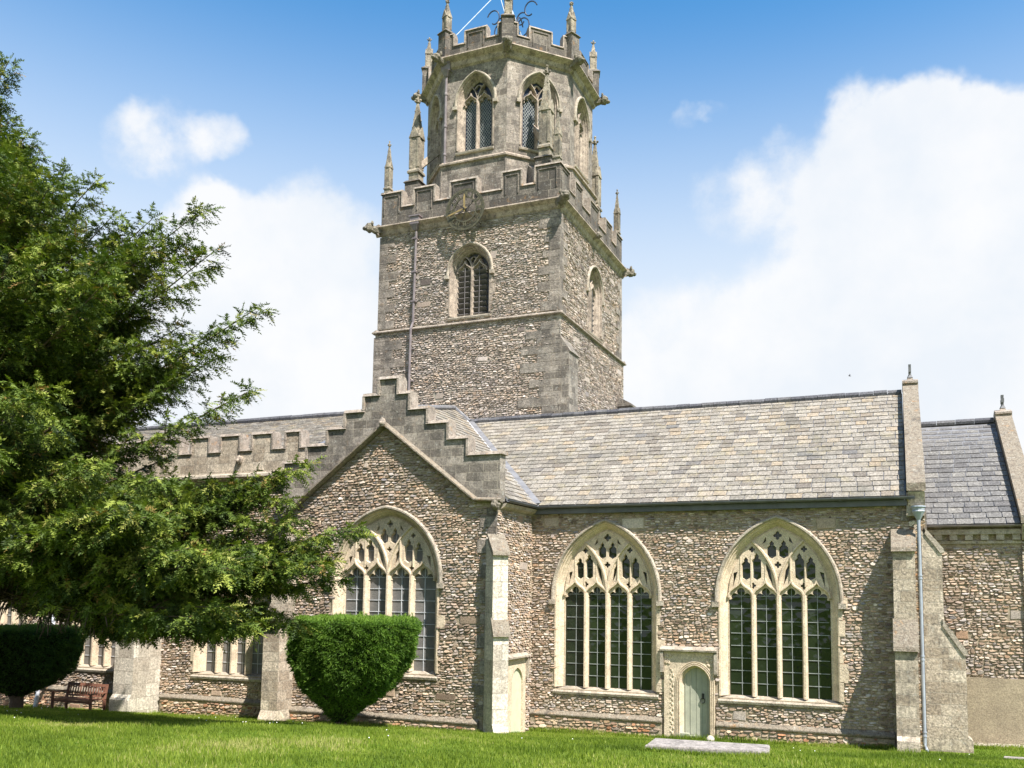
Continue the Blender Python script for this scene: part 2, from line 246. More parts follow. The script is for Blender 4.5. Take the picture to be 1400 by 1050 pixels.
# ------------------------------------------------------------------ mesh helpers
COL = SC.collection
class MB:
    def __init__(s): s.v = []; s.f = []
    def add(s, vs, fs, T=None):
        k = len(s.v)
        s.v += [tuple(T @ Vector(p)) if T is not None else tuple(p) for p in vs]
        s.f += [tuple(i+k for i in f) for f in fs]
    def box(s, x0, x1, y0, y1, z0, z1, T=None):
        s.add([(x0, y0, z0), (x1, y0, z0), (x1, y1, z0), (x0, y1, z0), (x0, y0, z1), (x1, y0, z1), (x1, y1, z1), (x0, y1, z1)],
              [(0, 3, 2, 1), (4, 5, 6, 7), (0, 1, 5, 4), (1, 2, 6, 5), (2, 3, 7, 6), (3, 0, 4, 7)], T)
    def taper(s, cx, cy, z0, z1, a0, a1, T=None, n=4, rot=PI/4, k=math.sqrt(2)):
        vs = [(cx+a*k*math.cos(rot+2*PI*i/n), cy+a*k*math.sin(rot+2*PI*i/n), z) for z, a in ((z0, a0), (z1, a1)) for i in range(n)]
        s.add(vs, [tuple(range(n-1, -1, -1)), tuple(range(n, 2*n))] + [(i, (i+1) % n, n+(i+1) % n, n+i) for i in range(n)], T)
    def prism(s, poly, y0, y1, T=None, holes=()):
        """poly in (x, z), extruded from y0 (front) to y1"""
        loops = [list(poly)] + [list(h) for h in holes]
        tris = tessellate_polygon([[Vector((p[0], p[1], 0)) for p in l] for l in loops])
        flat = [p for l in loops for p in l]; n = len(flat)
        vs = [(p[0], y0, p[1]) for p in flat] + [(p[0], y1, p[1]) for p in flat]; fs = []
        for t in tris:
            a, b_, c_ = (flat[i] for i in t)
            ar = (b_[0]-a[0])*(c_[1]-a[1]) - (b_[1]-a[1])*(c_[0]-a[0])
            if abs(ar) < 1e-12: continue
            t = tuple(t) if ar > 0 else tuple(reversed(t))
            fs.append(t); fs.append(tuple(i+n for i in reversed(t)))
        k = 0
        for li, l in enumerate(loops):
            ar = sum(l[i][0]*l[(i+1) % len(l)][1]-l[(i+1) % len(l)][0]*l[i][1] for i in range(len(l)))
            for i in range(len(l)):
                a, b_ = k+i, k+(i+1) % len(l)
                q = (b_, a, a+n, b_+n)
                if (ar > 0) == (li == 0): fs.append(q)
                else: fs.append(tuple(reversed(q)))
            k += len(l)
        s.add(vs, fs, T)
    def prism_x(s, poly, x0, x1, T=None):
        """poly in (y, z), extruded along x"""
        R = Matrix(((0, 1, 0, 0), (1, 0, 0, 0), (0, 0, 1, 0), (0, 0, 0, 1)))
        s.prism(poly, x0, x1, (T @ R) if T is not None else R)
    def tube(s, pts, r, n=8, T=None, cap=True):
        pts = [Vector(p) for p in pts]; rs = r if isinstance(r, (list, tuple)) else [r]*len(pts); vs = []; fs = []
        for i, p in enumerate(pts):
            d = (pts[min(i+1, len(pts)-1)]-pts[max(i-1, 0)]).normalized()
            a = d.cross(Vector((0, 0, 1)) if abs(d.z) < 0.9 else Vector((0, 1, 0))).normalized(); b_ = d.cross(a)
            vs += [tuple(p+(a*math.cos(2*PI*j/n)+b_*math.sin(2*PI*j/n))*rs[i]) for j in range(n)]
        for i in range(len(pts)-1):
            for j in range(n): fs.append((i*n+j, i*n+(j+1) % n, (i+1)*n+(j+1) % n, (i+1)*n+j))
        if cap: fs.append(tuple(range(n-1, -1, -1))); fs.append(tuple((len(pts)-1)*n+j for j in range(n)))
        s.add(vs, fs, T)
    def sweep2(s, pts, prof, T=None, closed=False, ends=True):
        """pts: path in the (x, z) plane; prof: (n, y) with n to the left of travel"""
        P = [Vector((a, b_)) for a, b_ in pts]; L = len(P); vs = []; fs = []; k = len(prof)
        for i in range(L):
            if closed: a, b_ = P[i]-P[i-1], P[(i+1) % L]-P[i]
            else: a = P[i]-P[i-1] if i else P[1]-P[0]; b_ = P[i+1]-P[i] if i < L-1 else P[i]-P[i-1]
            a = a.normalized(); b_ = b_.normalized(); na = Vector((-a.y, a.x)); nb = Vector((-b_.y, b_.x)); m_ = na+nb
            m_ = m_/max(m_.length, 1e-6); c_ = max(m_.dot(na), 0.35); m_ = m_/c_
            vs += [(P[i].x+m_.x*q[0], q[1], P[i].y+m_.y*q[0]) for q in prof]
        for i in range(L if closed else L-1):
            j = (i+1) % L
            for q in range(k-1): fs.append((i*k+q, j*k+q, j*k+q+1, i*k+q+1))
        if ends and not closed and k > 2: fs.append(tuple(range(k))); fs.append(tuple((L-1)*k+q for q in reversed(range(k))))
        s.add(vs, fs, T)
    def lathe(s, prof, c=(0, 0, 0), n=16, T=None):
        vs = [(c[0]+r*math.cos(2*PI*j/n), c[1]+r*math.sin(2*PI*j/n), c[2]+z) for r, z in prof for j in range(n)]
        fs = [(i*n+j, i*n+(j+1) % n, (i+1)*n+(j+1) % n, (i+1)*n+j) for i in range(len(prof)-1) for j in range(n)]
        fs += [tuple(range(n-1, -1, -1)), tuple((len(prof)-1)*n+j for j in range(n))]; s.add(vs, fs, T)
    def blob(s, c, r, T=None, n=8, m=6, rough=0.12):
        vs = []; fs = []
        for i in range(m+1):
            th = PI*i/m
            for j in range(n):
                k = 1+random.uniform(-rough, rough); vs.append((c[0]+r[0]*k*math.sin(th)*math.cos(2*PI*j/n), c[1]+r[1]*k*math.sin(th)*math.sin(2*PI*j/n), c[2]+r[2]*k*math.cos(th)))
        for i in range(m):
            for j in range(n): fs.append((i*n+j, (i+1)*n+j, (i+1)*n+(j+1) % n, i*n+(j+1) % n))
        s.add(vs, fs, T)
def obj(name, mb, mat, parent=None, smooth=False, base=None):
    me = bpy.data.meshes.new(name); me.from_pydata(mb.v, [], mb.f); me.validate(); me.materials.append(MATS[mat])
    if smooth: me.polygons.foreach_set('use_smooth', [True]*len(me.polygons))
    o = bpy.data.objects.new(name, me); COL.objects.link(o)
    if base is not None: me.transform(Matrix.Translation(-Vector(base))); o.location = base
    if parent is not None:
        o.parent = parent
        root = parent
        while root.parent is not None: root = root.parent
        if parent is root: o.matrix_parent_inverse = Matrix.Translation(-root.location)
    return o
def np_obj(name, V, F, mat, tint=None, smooth=False):
    """V (n,3), F (m,3) triangles or (m,4) quads, tint per vertex"""
    me = bpy.data.meshes.new(name); k = F.shape[1]
    me.vertices.add(len(V)); me.vertices.foreach_set('co', V.astype(np.float32).ravel())
    me.loops.add(F.size); me.loops.foreach_set('vertex_index', F.astype(np.int32).ravel())
    me.polygons.add(len(F)); me.polygons.foreach_set('loop_start', np.arange(0, F.size, k, dtype=np.int32))
    me.update(calc_edges=True); me.materials.append(MATS[mat])
    if tint is not None:
        a = me.attributes.new('tint', 'FLOAT', 'POINT'); a.data.foreach_set('value', tint.astype(np.float32))
    o = bpy.data.objects.new(name, me); COL.objects.link(o); return o
def tag(o, label=None, cat=None, group=None, kind=None):
    if label: o['label'] = label
    if cat: o['category'] = cat
    if group: o['group'] = group
    if kind: o['kind'] = kind
    return o
def thing(name, label, cat, loc, group=None):
    o = bpy.data.objects.new(name, None); COL.objects.link(o); o.location = loc; o.empty_display_size = 0.3
    return tag(o, label, cat, group)
def TR(x, y, z=0, a=0): return Matrix.Translation((x, y, z)) @ Matrix.Rotation(rad(a), 4, 'Z')

# ------------------------------------------------------------------ the church
church = thing('church', 'rubble stone parish church with a square tower under an octagonal lantern', 'church', (0, 0, -0.6))
def part(name, mb, mat, parent=None, label=None, smooth=False):
    o = obj(name, mb, mat, parent or church, smooth)
    if label: o['label'] = label
    return o

def arch(hw, rise, zs, n=14, x0=0.0):
    """points of a two-centred arch from (-hw, zs) over to (hw, zs)"""
    R = (hw*hw+rise*rise)/(2*hw); L = []
    a1 = math.asin(min(1, rise/R)) if R >= hw else 0
    a1 = math.atan2(rise, R-hw)
    for i in range(n+1):
        a = a1*i/n; L.append((x0+(R-hw)-R*math.cos(a), zs+R*math.sin(a)))
    return L + [(2*x0-x, z) for x, z in reversed(L[:-1])]
def arch_x(hw, rise, z):           # half width of the arch at height z above the springing
    R = (hw*hw+rise*rise)/(2*hw)
    return math.sqrt(max(R*R-z*z, 0))-(R-hw) if z > 0 else hw
def arch_z(hw, rise, x):
    R = (hw*hw+rise*rise)/(2*hw); return math.sqrt(max(R*R-(abs(x)+R-hw)**2, 0))
def opening(xc, hw, z0, zs, rise, n=14):
    return [(xc-hw, z0)] + arch(hw, rise, zs, n, xc) + [(xc+hw, z0)]

def window(T, hw, z0, zs, rise, lights, jamb=0.33, hood=True, glass='glass', came='came', stone='limestone', grid='square', sill=True, mull=0.075, hoodmat='string', louvre=False, depth=0.36, quoin=True):
    """window in local coordinates: x across, y into the wall, z up; opening half width hw at the wall face"""
    fr = MB(); out = opening(0, hw, z0, zs, rise, 18)
    j = jamb
    prof = [(0.02, 0.0), (0.02, -0.035), (-j*0.12, -0.035), (-j*0.20, 0.05), (-j*0.36, 0.07), (-j*0.40, 0.12), (-j*0.62, 0.19), (-j*0.66, 0.23), (-j*0.86, 0.28), (-j, depth-0.03), (-j, depth+0.06)]
    prof = [(a, b_*depth/0.36) for a, b_ in prof]
    fr.sweep2(out, prof, T, ends=False)
    G = hw-j; R0 = (hw*hw+rise*rise)/(2*hw); H = math.sqrt((R0-j)**2-(R0-hw)**2); S = zs; R = (G*G+H*H)/(2*G); zb = z0+0.0
    lw = 2*G/lights; cnt = [0]
    def bar(pts, wd=mull, front=0.12):
        cnt[0] += 1; e = (cnt[0] % 17)*0.0023
        s_ = depth/0.36; f = front*s_+e
        fr.sweep2(pts, [(wd, depth+0.02), (wd*0.95, f+0.13*s_), (wd*0.42, f+0.02), (wd*0.38, f), (-wd*0.38, f), (-wd*0.42, f+0.02), (-wd*0.95, f+0.13*s_), (-wd, depth+0.02)], T, ends=False)
    for i in range(1, lights): bar([(-G+i*lw, zb), (-G+i*lw, S+0.05)])
    # light heads: ogee arches carried on the mullions, cusped plate inside
    oh = lw*0.70
    def ogee(a):
        L_ = []
        for k in range(9):
            t = k/8; L_.append((-a*((1-t)**3+3*(1-t)**2*t*1.0+3*(1-t)*t*t*0.12), oh*(3*(1-t)**2*t*0.62+3*(1-t)*t*t*0.52+t**3)))
        return L_
    for i in range(lights):
        xm = -G+(i+0.5)*lw; a = lw/2
        pts = []
        for k in range(9):
            t = k/8; x = -a*((1-t)**3+3*(1-t)**2*t*1.0+3*(1-t)*t*t*0.12); z = oh*(3*(1-t)**2*t*0.62+3*(1-t)*t*t*0.52+t**3); pts.append((xm+x, S+z-0.04))
        full = pts + [(2*xm-x, z) for x, z in reversed(pts[:-1])]
        bar(full, mull*0.72, 0.14)
        # cusps
        c = a-mull*0.8; hole = []
        for k in range(31):
            th = PI*k/30; r = c*(0.56+0.42*abs(math.cos(2.5*(th-PI/2)))**0.6)*(1+0.12*math.sin(th)**6); hole.append((xm+r*math.cos(th), S-0.08+r*math.sin(th)*0.98))
        outer = [(p[0], p[1]) for p in full]; outer = [(xm-a+0.01, S-0.1)] + outer[1:-1] + [(xm+a-0.01, S-0.1)]
        poly = outer + [(xm+c*0.98, S-0.1)] + [h for h in hole if h[1] > S-0.095] + [(xm-c*0.98, S-0.1)]
        fr.prism(poly, depth*0.70+i*0.002, depth+0.02, T)
    top = lambda x: S+arch_z(G, H, x)
    def small_head(xa, xb, z, k=0.9):
        xm = (xa+xb)/2; a = (xb-xa)/2; L = [(x+xm, zz) for x, zz in arch(a, a*1.35, z, 5)]; bar(L, mull*0.5, 0.18)
        c = a-mull*0.75; hole = []
        for q in range(17):
            th = PI*q/16; r = c*(0.50+0.42*abs(math.cos(2.5*(th-PI/2)))); hole.append((xm+r*math.cos(th), z+r*1.15*math.sin(th)))
        fr.prism([(xa, z)] + L[1:-1] + [(xb, z)] + hole, depth*0.8, depth+0.02, T)
    def quat(x, z, r):
        ring = []; 
        for q in range(32):
            th = 2*PI*q/32; rr = r*(0.62+0.38*abs(math.cos(2*th))**0.7); ring.append((x+rr*math.cos(th), z+rr*math.sin(th)))
        o = [(x+r*1.25*math.cos(2*PI*q/16), z+r*1.25*math.sin(2*PI*q/16)) for q in range(16)]
        fr.prism(o, depth*0.76, depth+0.015, T, holes=[ring])
    if lights == 4:
        # sub arches springing from the centre mullion
        for s_ in (-1, 1):
            pts = []
            zt = math.sqrt(R*R-(R-G/2)**2)
            for k in range(13):
                z = zt*k/12; x = R-math.sqrt(R*R-z*z); pts.append((s_*x, S+0.02+z))
            bar(pts, mull*0.85, 0.12)
        def lanc(x, w_, z_a, z_b):
            return [(x-w_, z_a+w_*0.6), (x, z_a), (x+w_, z_a+w_*0.6), (x+w_, z_b-w_*1.6), (x+w_*0.45, z_b-w_*1.1), (x+w_*0.5, z_b-w_*0.6), (x, z_b), (x-w_*0.5, z_b-w_*0.6), (x-w_*0.45, z_b-w_*1.1), (x-w_, z_b-w_*1.6)]
        def foil(x, z, r, nn_=4, ph=0.0): return [(x+r*(0.55+0.45*abs(math.cos(nn_/2*t+ph)))*math.cos(t), z+r*(0.55+0.45*abs(math.cos(nn_/2*t+ph)))*math.sin(t)) for t in np.linspace(0, 2*PI, 24, endpoint=False)]
        Hs = []
        for q in (-1, 1):
            Hs += [lanc(q*0.640*G, 0.088*G, S+0.235*H, S+0.575*H), lanc(q*0.425*G, 0.092*G, S+0.235*H, S+0.63*H), lanc(q*0.118*G, 0.090*G, S+0.55*H, S+0.815*H), foil(q*0.515*G, S+0.685*H, 0.046*H), foil(q*0.5*G, S+0.155*H, 0.046*H)]
            for poly in ([(.10, .15), (.19, .29), (.25, .50), (.15, .38)], [(.81, .36), (.91, .13), (.895, .34)], [(.225, .80), (.31, .76), (.235, .87)]):
                Hs.append([(q*a_*G, S+b_*H) for a_, b_ in poly])
        Hs += [foil(0, S+0.46*H, 0.05*H), foil(0, S+0.885*H, 0.062*H)]
        ol = [(x, z) for x, z in arch(G-0.004, H, S, 16)]
        low = []
        for i in range(lights-1, -1, -1):
            xm = -G+(i+0.5)*lw
            sg_ = [(2*xm-x_, z_) for x_, z_ in ogee(lw/2)] if False else None
            o_ = [(xm+x_, S+z_-0.03) for x_, z_ in ogee(lw/2)]; o_ = o_ + [(2*xm-x_, z_) for x_, z_ in reversed(o_[:-1])]
            low += list(reversed(o_))[(0 if i == lights-1 else 1):]
        low = [(min(max(x_, -G+0.006), G-0.006), z_) for x_, z_ in low]
        fr.prism(ol + low, depth*0.60, depth+0.018, T, holes=Hs)
        for s_ in (-1, 1):
            for f_x, z_a, z_b in ((0.75, oh*0.9, None), (0.25, oh*0.9, 0.66*H), (0.535, oh*0.55, 0.60*H)):
                x = s_*f_x*G; zt = min(top(x)-S, z_b or 9); bar([(x, S+z_a), (x, S+zt)], mull*0.55, 0.17)
            bar([(s_*0.23*G, S+0.50*H), (s_*0.23*G, S+0.80*H)], mull*0.45, 0.18)
            bar([(s_*0.75*G, S+0.48*H), (s_*0.64*G, S+0.60*H), (s_*0.535*G, S+0.50*H), (s_*0.42*G, S+0.65*H), (s_*0.30*G, S+0.52*H)], mull*0.32, 0.20)
            bar([(0, S+0.60*H), (s_*0.0, S+0.74*H), (s_*0.115*G, S+0.83*H), (s_*0.23*G, S+0.74*H)], mull*0.32, 0.20)
    elif lights == 2:
        for s_ in (-1, 1):
            pts = []; zt = math.sqrt(R*R-(R-G/2)**2)*0.98
            for k in range(9):
                z = zt*k/8; x = (R-math.sqrt(R*R-z*z)); pts.append((s_*x, S+z))
            bar(pts, mull*0.6, 0.15)
        quat(0, S+H*0.62, H*0.17)
    else:
        for i in range(lights):
            x = -G+(i+0.5)*lw; bar([(x, S+oh-0.06), (x, top(x))], mull*0.5, 0.16)
        for i in range(1, lights):
            x = -G+i*lw; bar([(x, S), (x, top(x))], mull*0.5, 0.16)
    if quoin:
        qd = MB(); z = z0; k = 0
        while z < zs-0.1:
            h_ = random.uniform(0.32, 0.55)
            for s_ in (-1, 1):
                ww = random.choice((0.0, 0.04, 0.16, 0.24, 0.10)) if s_ > 0 else random.choice((0.0, 0.0, 0.03, 0.12))
                if ww > 0.02: qd.box(*sorted((s_*(hw-0.005), s_*(hw+ww))), -0.038, 0.05, z+0.01, min(z+h_, zs)-0.01, T)
            z += h_
        fr.add(qd.v, qd.f)
    wobj = part('window', fr, stone)
    # glass
    gl = MB(); gi = opening(0, G+0.03, z0-0.02, zs, H+0.02, 12); gl.prism(gi, depth+0.012, depth+0.03, T); obj('pane', gl, glass, wobj)
    # leading
    cm = MB(); y = depth-0.008
    if grid == 'square':
        for i in range(lights):
            xa = -G+i*lw+mull; xb = -G+(i+1)*lw-mull; xm = (xa+xb)/2
            cm.box(xm-0.008, xm+0.008, y, y+0.018, z0+0.02, S+lw*0.5, T)
            n_ = max(3, int(round((S-z0)/0.36)))
            for k in range(1, n_+1):
                z = z0+(S-z0)*k/n_; cm.box(xa-0.03, xb+0.03, y-0.002, y+0.018, z-0.009, z+0.009, T)
            for an in (-50, 0, 50):
                cm.box(xm-0.006+0, xm+0.006, y+0.001, y+0.018, S+0.0, S+lw*0.42, T @ Matrix.Translation((xm, 0, S-0.02)) @ Matrix.Rotation(rad(an), 4, 'Y') @ Matrix.Translation((-xm, 0, -S+0.02)))
        k = S+0.5
        while k < S+H*0.85:
            hx = arch_x(G, H, k-S)-0.05; cm.box(-hx, hx, y+0.003, y+0.016, k-0.005, k+0.005, T); k += 0.33
        nx = int(2*G/0.34)
        for i in range(1, nx):
            x = -G+2*G*i/nx; zz = top(x)-0.08
            if zz > S+0.4: cm.box(x-0.005, x+0.005, y+0.005, y+0.016, S+0.38, zz, T)
    elif grid == 'diamond':
        st = 0.17
        for i in range(lights):
            xa = -G+i*lw+mull*0.8; xb = -G+(i+1)*lw-mull*0.8; wd_ = xb-xa
            z = z0-wd_
            while z < S+lw*0.4:
                for s_ in (-1, 1):
                    p = []
                    for t in (0, 1):
                        p.append([xa+wd_*t, z+(wd_*1.35*t if s_ > 0 else wd_*1.35*(1-t))])
                    lo_, hi_ = z0+0.02, S+lw*0.4
                    (xa_, za_), (xb_, zb_) = p
                    ts = [0.0, 1.0]
                    for lim in (lo_, hi_):
                        if (za_-lim)*(zb_-lim) < 0: ts.append((lim-za_)/(zb_-za_))
                    ts = sorted(ts); 
                    for q in range(len(ts)-1):
                        tm = (ts[q]+ts[q+1])/2; zm = za_+(zb_-za_)*tm
                        if lo_ <= zm <= hi_:
                            A = (xa_+(xb_-xa_)*ts[q], za_+(zb_-za_)*ts[q]); B = (xa_+(xb_-xa_)*ts[q+1], za_+(zb_-za_)*ts[q+1])
                            yy = y-(0.004 if s_ > 0 else 0)
                            cm.sweep2([A, B], [(0.009, yy+0.016), (0.009, yy), (-0.009, yy), (-0.009, yy+0.016)], T, ends=False)
                z += st
    if cm.v: obj('leading', cm, came, wobj)
    if louvre:
        lv = MB()
        for i in range(lights):
            xa = -G+i*lw+mull*0.6; xb = -G+(i+1)*lw-mull*0.6; z = z0+0.05
            while z < S+lw*0.35:
                Tl = T @ Matrix.Translation((0, depth-0.10, z)) @ Matrix.Rotation(rad(-38), 4, 'X')
                lv.box(xa, xb, -0.10, 0.12, -0.012, 0.012, Tl); z += 0.235
            lv.box((xa+xb)/2-0.012, (xa+xb)/2+0.012, depth-0.21, depth-0.19, z0, S+lw*0.3, T)
        obj('louvre', lv, 'louvre', wobj)
    if sill:
        sl = MB(); sl.prism_x([(-0.07, z0-0.20), (-0.09, z0-0.13), (-0.05, z0-0.10), (depth+0.04, z0+0.02), (depth+0.04, z0-0.22), (0.02, z0-0.22)], -hw-0.04, hw+0.04, T)
        obj('sill', sl, hoodmat, wobj)
    if hood:
        hm = MB(); L = arch(hw+0.02, rise+0.03, zs-0.05, 18)
        hm.sweep2([(L[0][0], zs-0.22)] + L + [(L[-1][0], zs-0.22)], [(0.12, 0.0), (0.12, -0.05), (0.085, -0.11), (0.04, -0.11), (0.0, -0.03), (0.0, 0.0)], T)
        for s_ in (-1, 1): hm.box(s_*(hw+0.10)-0.10, s_*(hw+0.10)+0.10, -0.13, -0.002, zs-0.32, zs-0.17, T)
        obj('hood_mould', hm, hoodmat, wobj)
    return wobj

def coping_run(mb, pts, T, y0, y1, t=0.10, o=0.05):
    """coping slabs over a stepped parapet outline pts (x, z), travelling in +x"""
    for i in range(len(pts)-1):
        (xa, za), (xb, zb) = pts[i], pts[i+1]
        if abs(zb-za) < 0.12 and abs(xb-xa) > 0.01:   # tread
            L = xa-(o if i == 0 or pts[i-1][1] < za-0.1 else -t*0.0); Rr = xb+(o if i == len(pts)-2 or pts[i+2][1] < zb-0.1 else 0)
            mb.add([(L, y0-o, za-0.0), (Rr, y0-o, zb), (Rr, y1+o, zb), (L, y1+o, za), (L, y0-o*0.2, za+t), (Rr, y0-o*0.2, zb+t), (Rr, y1, zb+t), (L, y1, za+t)],
                   [(0, 3, 2, 1), (4, 5, 6, 7), (0, 1, 5, 4), (1, 2, 6, 5), (2, 3, 7, 6), (3, 0, 4, 7)], T)
        elif abs(xb-xa) < 0.02:                       # riser
            s_ = 1 if zb > za else -1; lo_, hi_ = min(za, zb), max(za, zb)
            mb.box(*sorted((xa, xa-s_*t*0.8)), y0-o*0.9, y1+o*0.9, lo_+t*0.4, hi_-0.004, T)

STN = {'rubble': ('mortar', 'stone_warm'), 'rubble_tower': ('mortar_grey', 'stone_tower'), 'rubble_plinth': ('mortar', 'stone_plinth')}
OCT = [(math.cos(t), math.sin(t)) for t in np.linspace(0, 2*PI, 7, endpoint=False)+0.45]
def stones(mb, T, x0, x1, z0, z1, inside=None, y=0.0, hs=(0.05, 0.10), ws=(0.08, 0.24), rng=random.Random(5)):
    """roughly coursed rubble facing: irregular stones standing 2-5 cm out of the mortar"""
    z = z0; U_ = rng.uniform; pat = []
    for _ in range(int((x1-x0)*(z1-z0)*0.20)):
        a, c = U_(0.12, 0.34), U_(0.08, 0.17); px_, pz_ = U_(x0+a, x1-a), U_(z0+c, z1-c)
        if (inside is None or all(inside(px_+i*a, pz_+j*c) for i in (-1, 1) for j in (-1, 1))) and all(abs(px_-q[0]) > a+q[2]+0.02 or abs(pz_-q[1]) > c+q[3]+0.02 for q in pat):
            pat.append((px_, pz_, a, c)); pr = U_(0.012, 0.028); j = lambda: U_(-0.015, 0.015)
            B = [(px_+i*a+j(), y+0.004, pz_+k*c+j()) for i, k in ((-1, -1), (1, -1), (1, 1), (-1, 1))]; mb.add(B+[(px_+(p[0]-px_)*0.96, y-pr, pz_+(p[2]-pz_)*0.94) for p in B], [(4, 5, 6, 7)] + [(i, (i+1) % 4, 4+(i+1) % 4, 4+i) for i in range(4)], T)
    while z < z1-0.03:
        h = U_(*hs); x = x0-U_(0, 0.1)
        while x < x1:
            w_ = U_(*ws)*(1.35 if U_(0, 1) < 0.08 else 1); big = U_(0, 1) < 0.025; hh = h*(1.9 if big else U_(0.62, 1.18)); xm = x+w_/2; zm = z+h/2+0.035*math.sin(x*1.1+z*0.7)+0.022*math.sin(x*3.7+z*2.3)+U_(-0.014, 0.014)
            if x > x0-0.02 and x+w_ < x1+0.03 and zm+hh/2 < z1+0.02 and (inside is None or inside(xm, zm)) and not any(abs(xm-q[0]) < q[2]+w_*0.42 and abs(zm-q[1]) < q[3]+hh*0.42 for q in pat):
                a, c = w_/2-0.004, hh/2-0.003; pr = U_(0.012, 0.042); tl = U_(-0.002, 0.018); rt = U_(-0.28, 0.28); base = []; front = []
                for cx, cz in OCT:
                    k = (abs(cx)**3+abs(cz)**3)**(-1/3)*U_(0.78, 1.12); px_, pz_ = cx*k, cz*k; X = xm+a*px_-c*pz_*rt; Z = zm+c*pz_+a*px_*rt*0.5
                    base.append((X, y+0.004, Z)); front.append((xm+(X-xm)*0.84, y-pr+tl*pz_+U_(-0.003, 0.003), zm+(Z-zm)*0.76))
                # dished face: bottom edge stands out a little more than the top
                mb.add(base+front, [tuple(range(7, 14))[::1]] + [(i, (i+1) % 7, 7+(i+1) % 7, 7+i) for i in range(7)], T)
            x += w_
        z += h
def stone_part(name, mb, key, st, parent=None):
    base, face = STN[key]; nf = len(mb.f); m_ = MB(); m_.v = list(mb.v); m_.f = list(mb.f); m_.add(st.v, st.f)
    me = bpy.data.meshes.new(name); me.from_pydata(m_.v, [], m_.f); me.materials.append(MATS[base]); me.materials.append(MATS[face])
    mi = np.zeros(len(m_.f), dtype=np.int32); mi[nf:] = 1; me.polygons.foreach_set('material_index', mi); me.update()
    o = bpy.data.objects.new(name, me); COL.objects.link(o); o.parent = church; o.matrix_parent_inverse = Matrix.Translation(-church.location); return o
def outside(wins, m=0.03):
    def f(x, z):
        for (xc, hw, z0, zs, rise) in wins:
            dx = abs(x-xc)
            if z > z0-0.16 and z < zs and dx < hw+m: return False
            if z >= zs:
                R = ((hw+m)**2+rise*rise)/(2*(hw+m)); q = R*R-(z-zs)**2
                if q > 0 and dx < math.sqrt(q)-(R-hw-m): return False
        return True
    return f
# --- chapel south wall (the long wall with two big windows)
ZB = -1.6
W1 = (2.71, 1.66, 0.80, 3.70, 2.26); W2 = (7.93, 1.68, 0.80, 3.70, 2.26)
b = MB(); b.prism([(0.0, ZB), (11.9, ZB), (11.9, 6.42), (0.0, 6.42)], 0, 0.6, None,
                  [opening(c[0], c[1]-0.01, c[2]-0.05, c[3], c[4]-0.01) for c in (W1, W2)] + [[(4.72, -1.2), (4.72, 1.95), (6.0, 1.95), (6.0, -1.2)]])
ok_ = outside((W1, W2)); st = MB(); stones(st, None, 0.0, 11.9, 0.05, 6.28, lambda x, z: ok_(x, z) and not (4.55 < x < 6.12 and z < 2.12) and not (11.02 < x < 11.66 and z < 5.3)); stone_part('chapel_wall', b, 'rubble', st)
for c in (W1, W2): window(TR(c[0], 0), c[1], c[2], c[3], c[4], 4, jamb=0.24, depth=0.30)
def plinth(x0, x1, y, T=None, z=0.0, end=False, mat='rubble_plinth'):
    p = MB(); p.box(x0, x1, y-0.10, y, ZB, z-0.02, T)
    q = MB(); q.prism_x([(y-0.14, z-0.08), (y-0.15, z-0.04), (y-0.13, z-0.01), (y+0.003, z+0.09), (y+0.003, z-0.10), (y-0.10, z-0.12)], x0-0.01, x1+0.01, T)
    st = MB(); stones(st, T, x0, x1, z-0.95, z-0.11, None, y-0.10, (0.06, 0.12), (0.1, 0.28)); w_ = stone_part('plinth', p, mat, st); obj('plinth_moulding', q, 'coping_rough', w_)
plinth(0.26, 4.52, 0); plinth(6.16, 11.0, 0)
# priest's door
dm = MB(); dout = [(4.60, ZB), (6.08, ZB), (6.08, 2.02), (4.60, 2.02)]
do = [(5.08, ZB+0.01)] + arch(0.45, 0.52, 1.12, 10, 5.53) + [(5.98, ZB+0.01)]
dm.prism(dout, -0.10, 0.02, None, [do])
for k in range(3): dm.sweep2([(5.08-0.02-k*0.05, ZB)] + arch(0.47+k*0.05, 0.54+k*0.05, 1.12, 10, 5.53) + [(5.98+0.02+k*0.05, ZB)], [(0.018, -0.095), (0.010, -0.13+k*0.004), (-0.010, -0.13+k*0.004), (-0.018, -0.095)])
dm.sweep2([(5.08, ZB)] + arch(0.45, 0.52, 1.12, 10, 5.53) + [(5.98, ZB)], [(0.0, -0.101), (-0.03, -0.04), (-0.04, 0.06), (-0.07, 0.10), (-0.07, 0.16)], ends=False)
for s_ in (-1, 1):                                   # carved leaf spandrels
    for k in range(14):
        x = 5.34+s_*(0.42+0.17*random.random()+0.12); z = 1.60+0.30*random.random(); dm.blob((x, -0.10, z), (0.035, 0.03, 0.04))
for z_ in np.arange(-0.35, 1.5, 0.14):
    dm.blob((4.86+0.02*math.sin(z_*20), -0.105, z_), (0.028, 0.022, 0.05)); dm.blob((4.80, -0.104, z_+0.05), (0.02, 0.02, 0.03))
dr = part('door_surround', dm, 'limestone')
hl = MB(); hl.prism_x([(-0.10, 2.02), (-0.23, 2.05), (-0.24, 2.10), (-0.10, 2.19), (0.003, 2.19), (0.003, 2.02)], 4.50, 6.20)
for x in (4.5, 6.11): hl.box(x, x+0.09, -0.20, -0.002, 1.42, 2.018)
obj('hood_mould', hl, 'string', dr)
d = MB()
for i in range(6): d.box(5.06+i*0.157, 5.06+i*0.157+0.146, 0.10, 0.15, -0.72, 1.75)
d.box(5.0, 6.05, 0.125, 0.16, -0.8, 1.8)
for i in (1, 2, 4, 5): d.box(5.06+i*0.157-0.022, 5.06+i*0.157+0.010, 0.085, 0.12, -0.72, 1.72)
door = part('door', d, 'door_green')
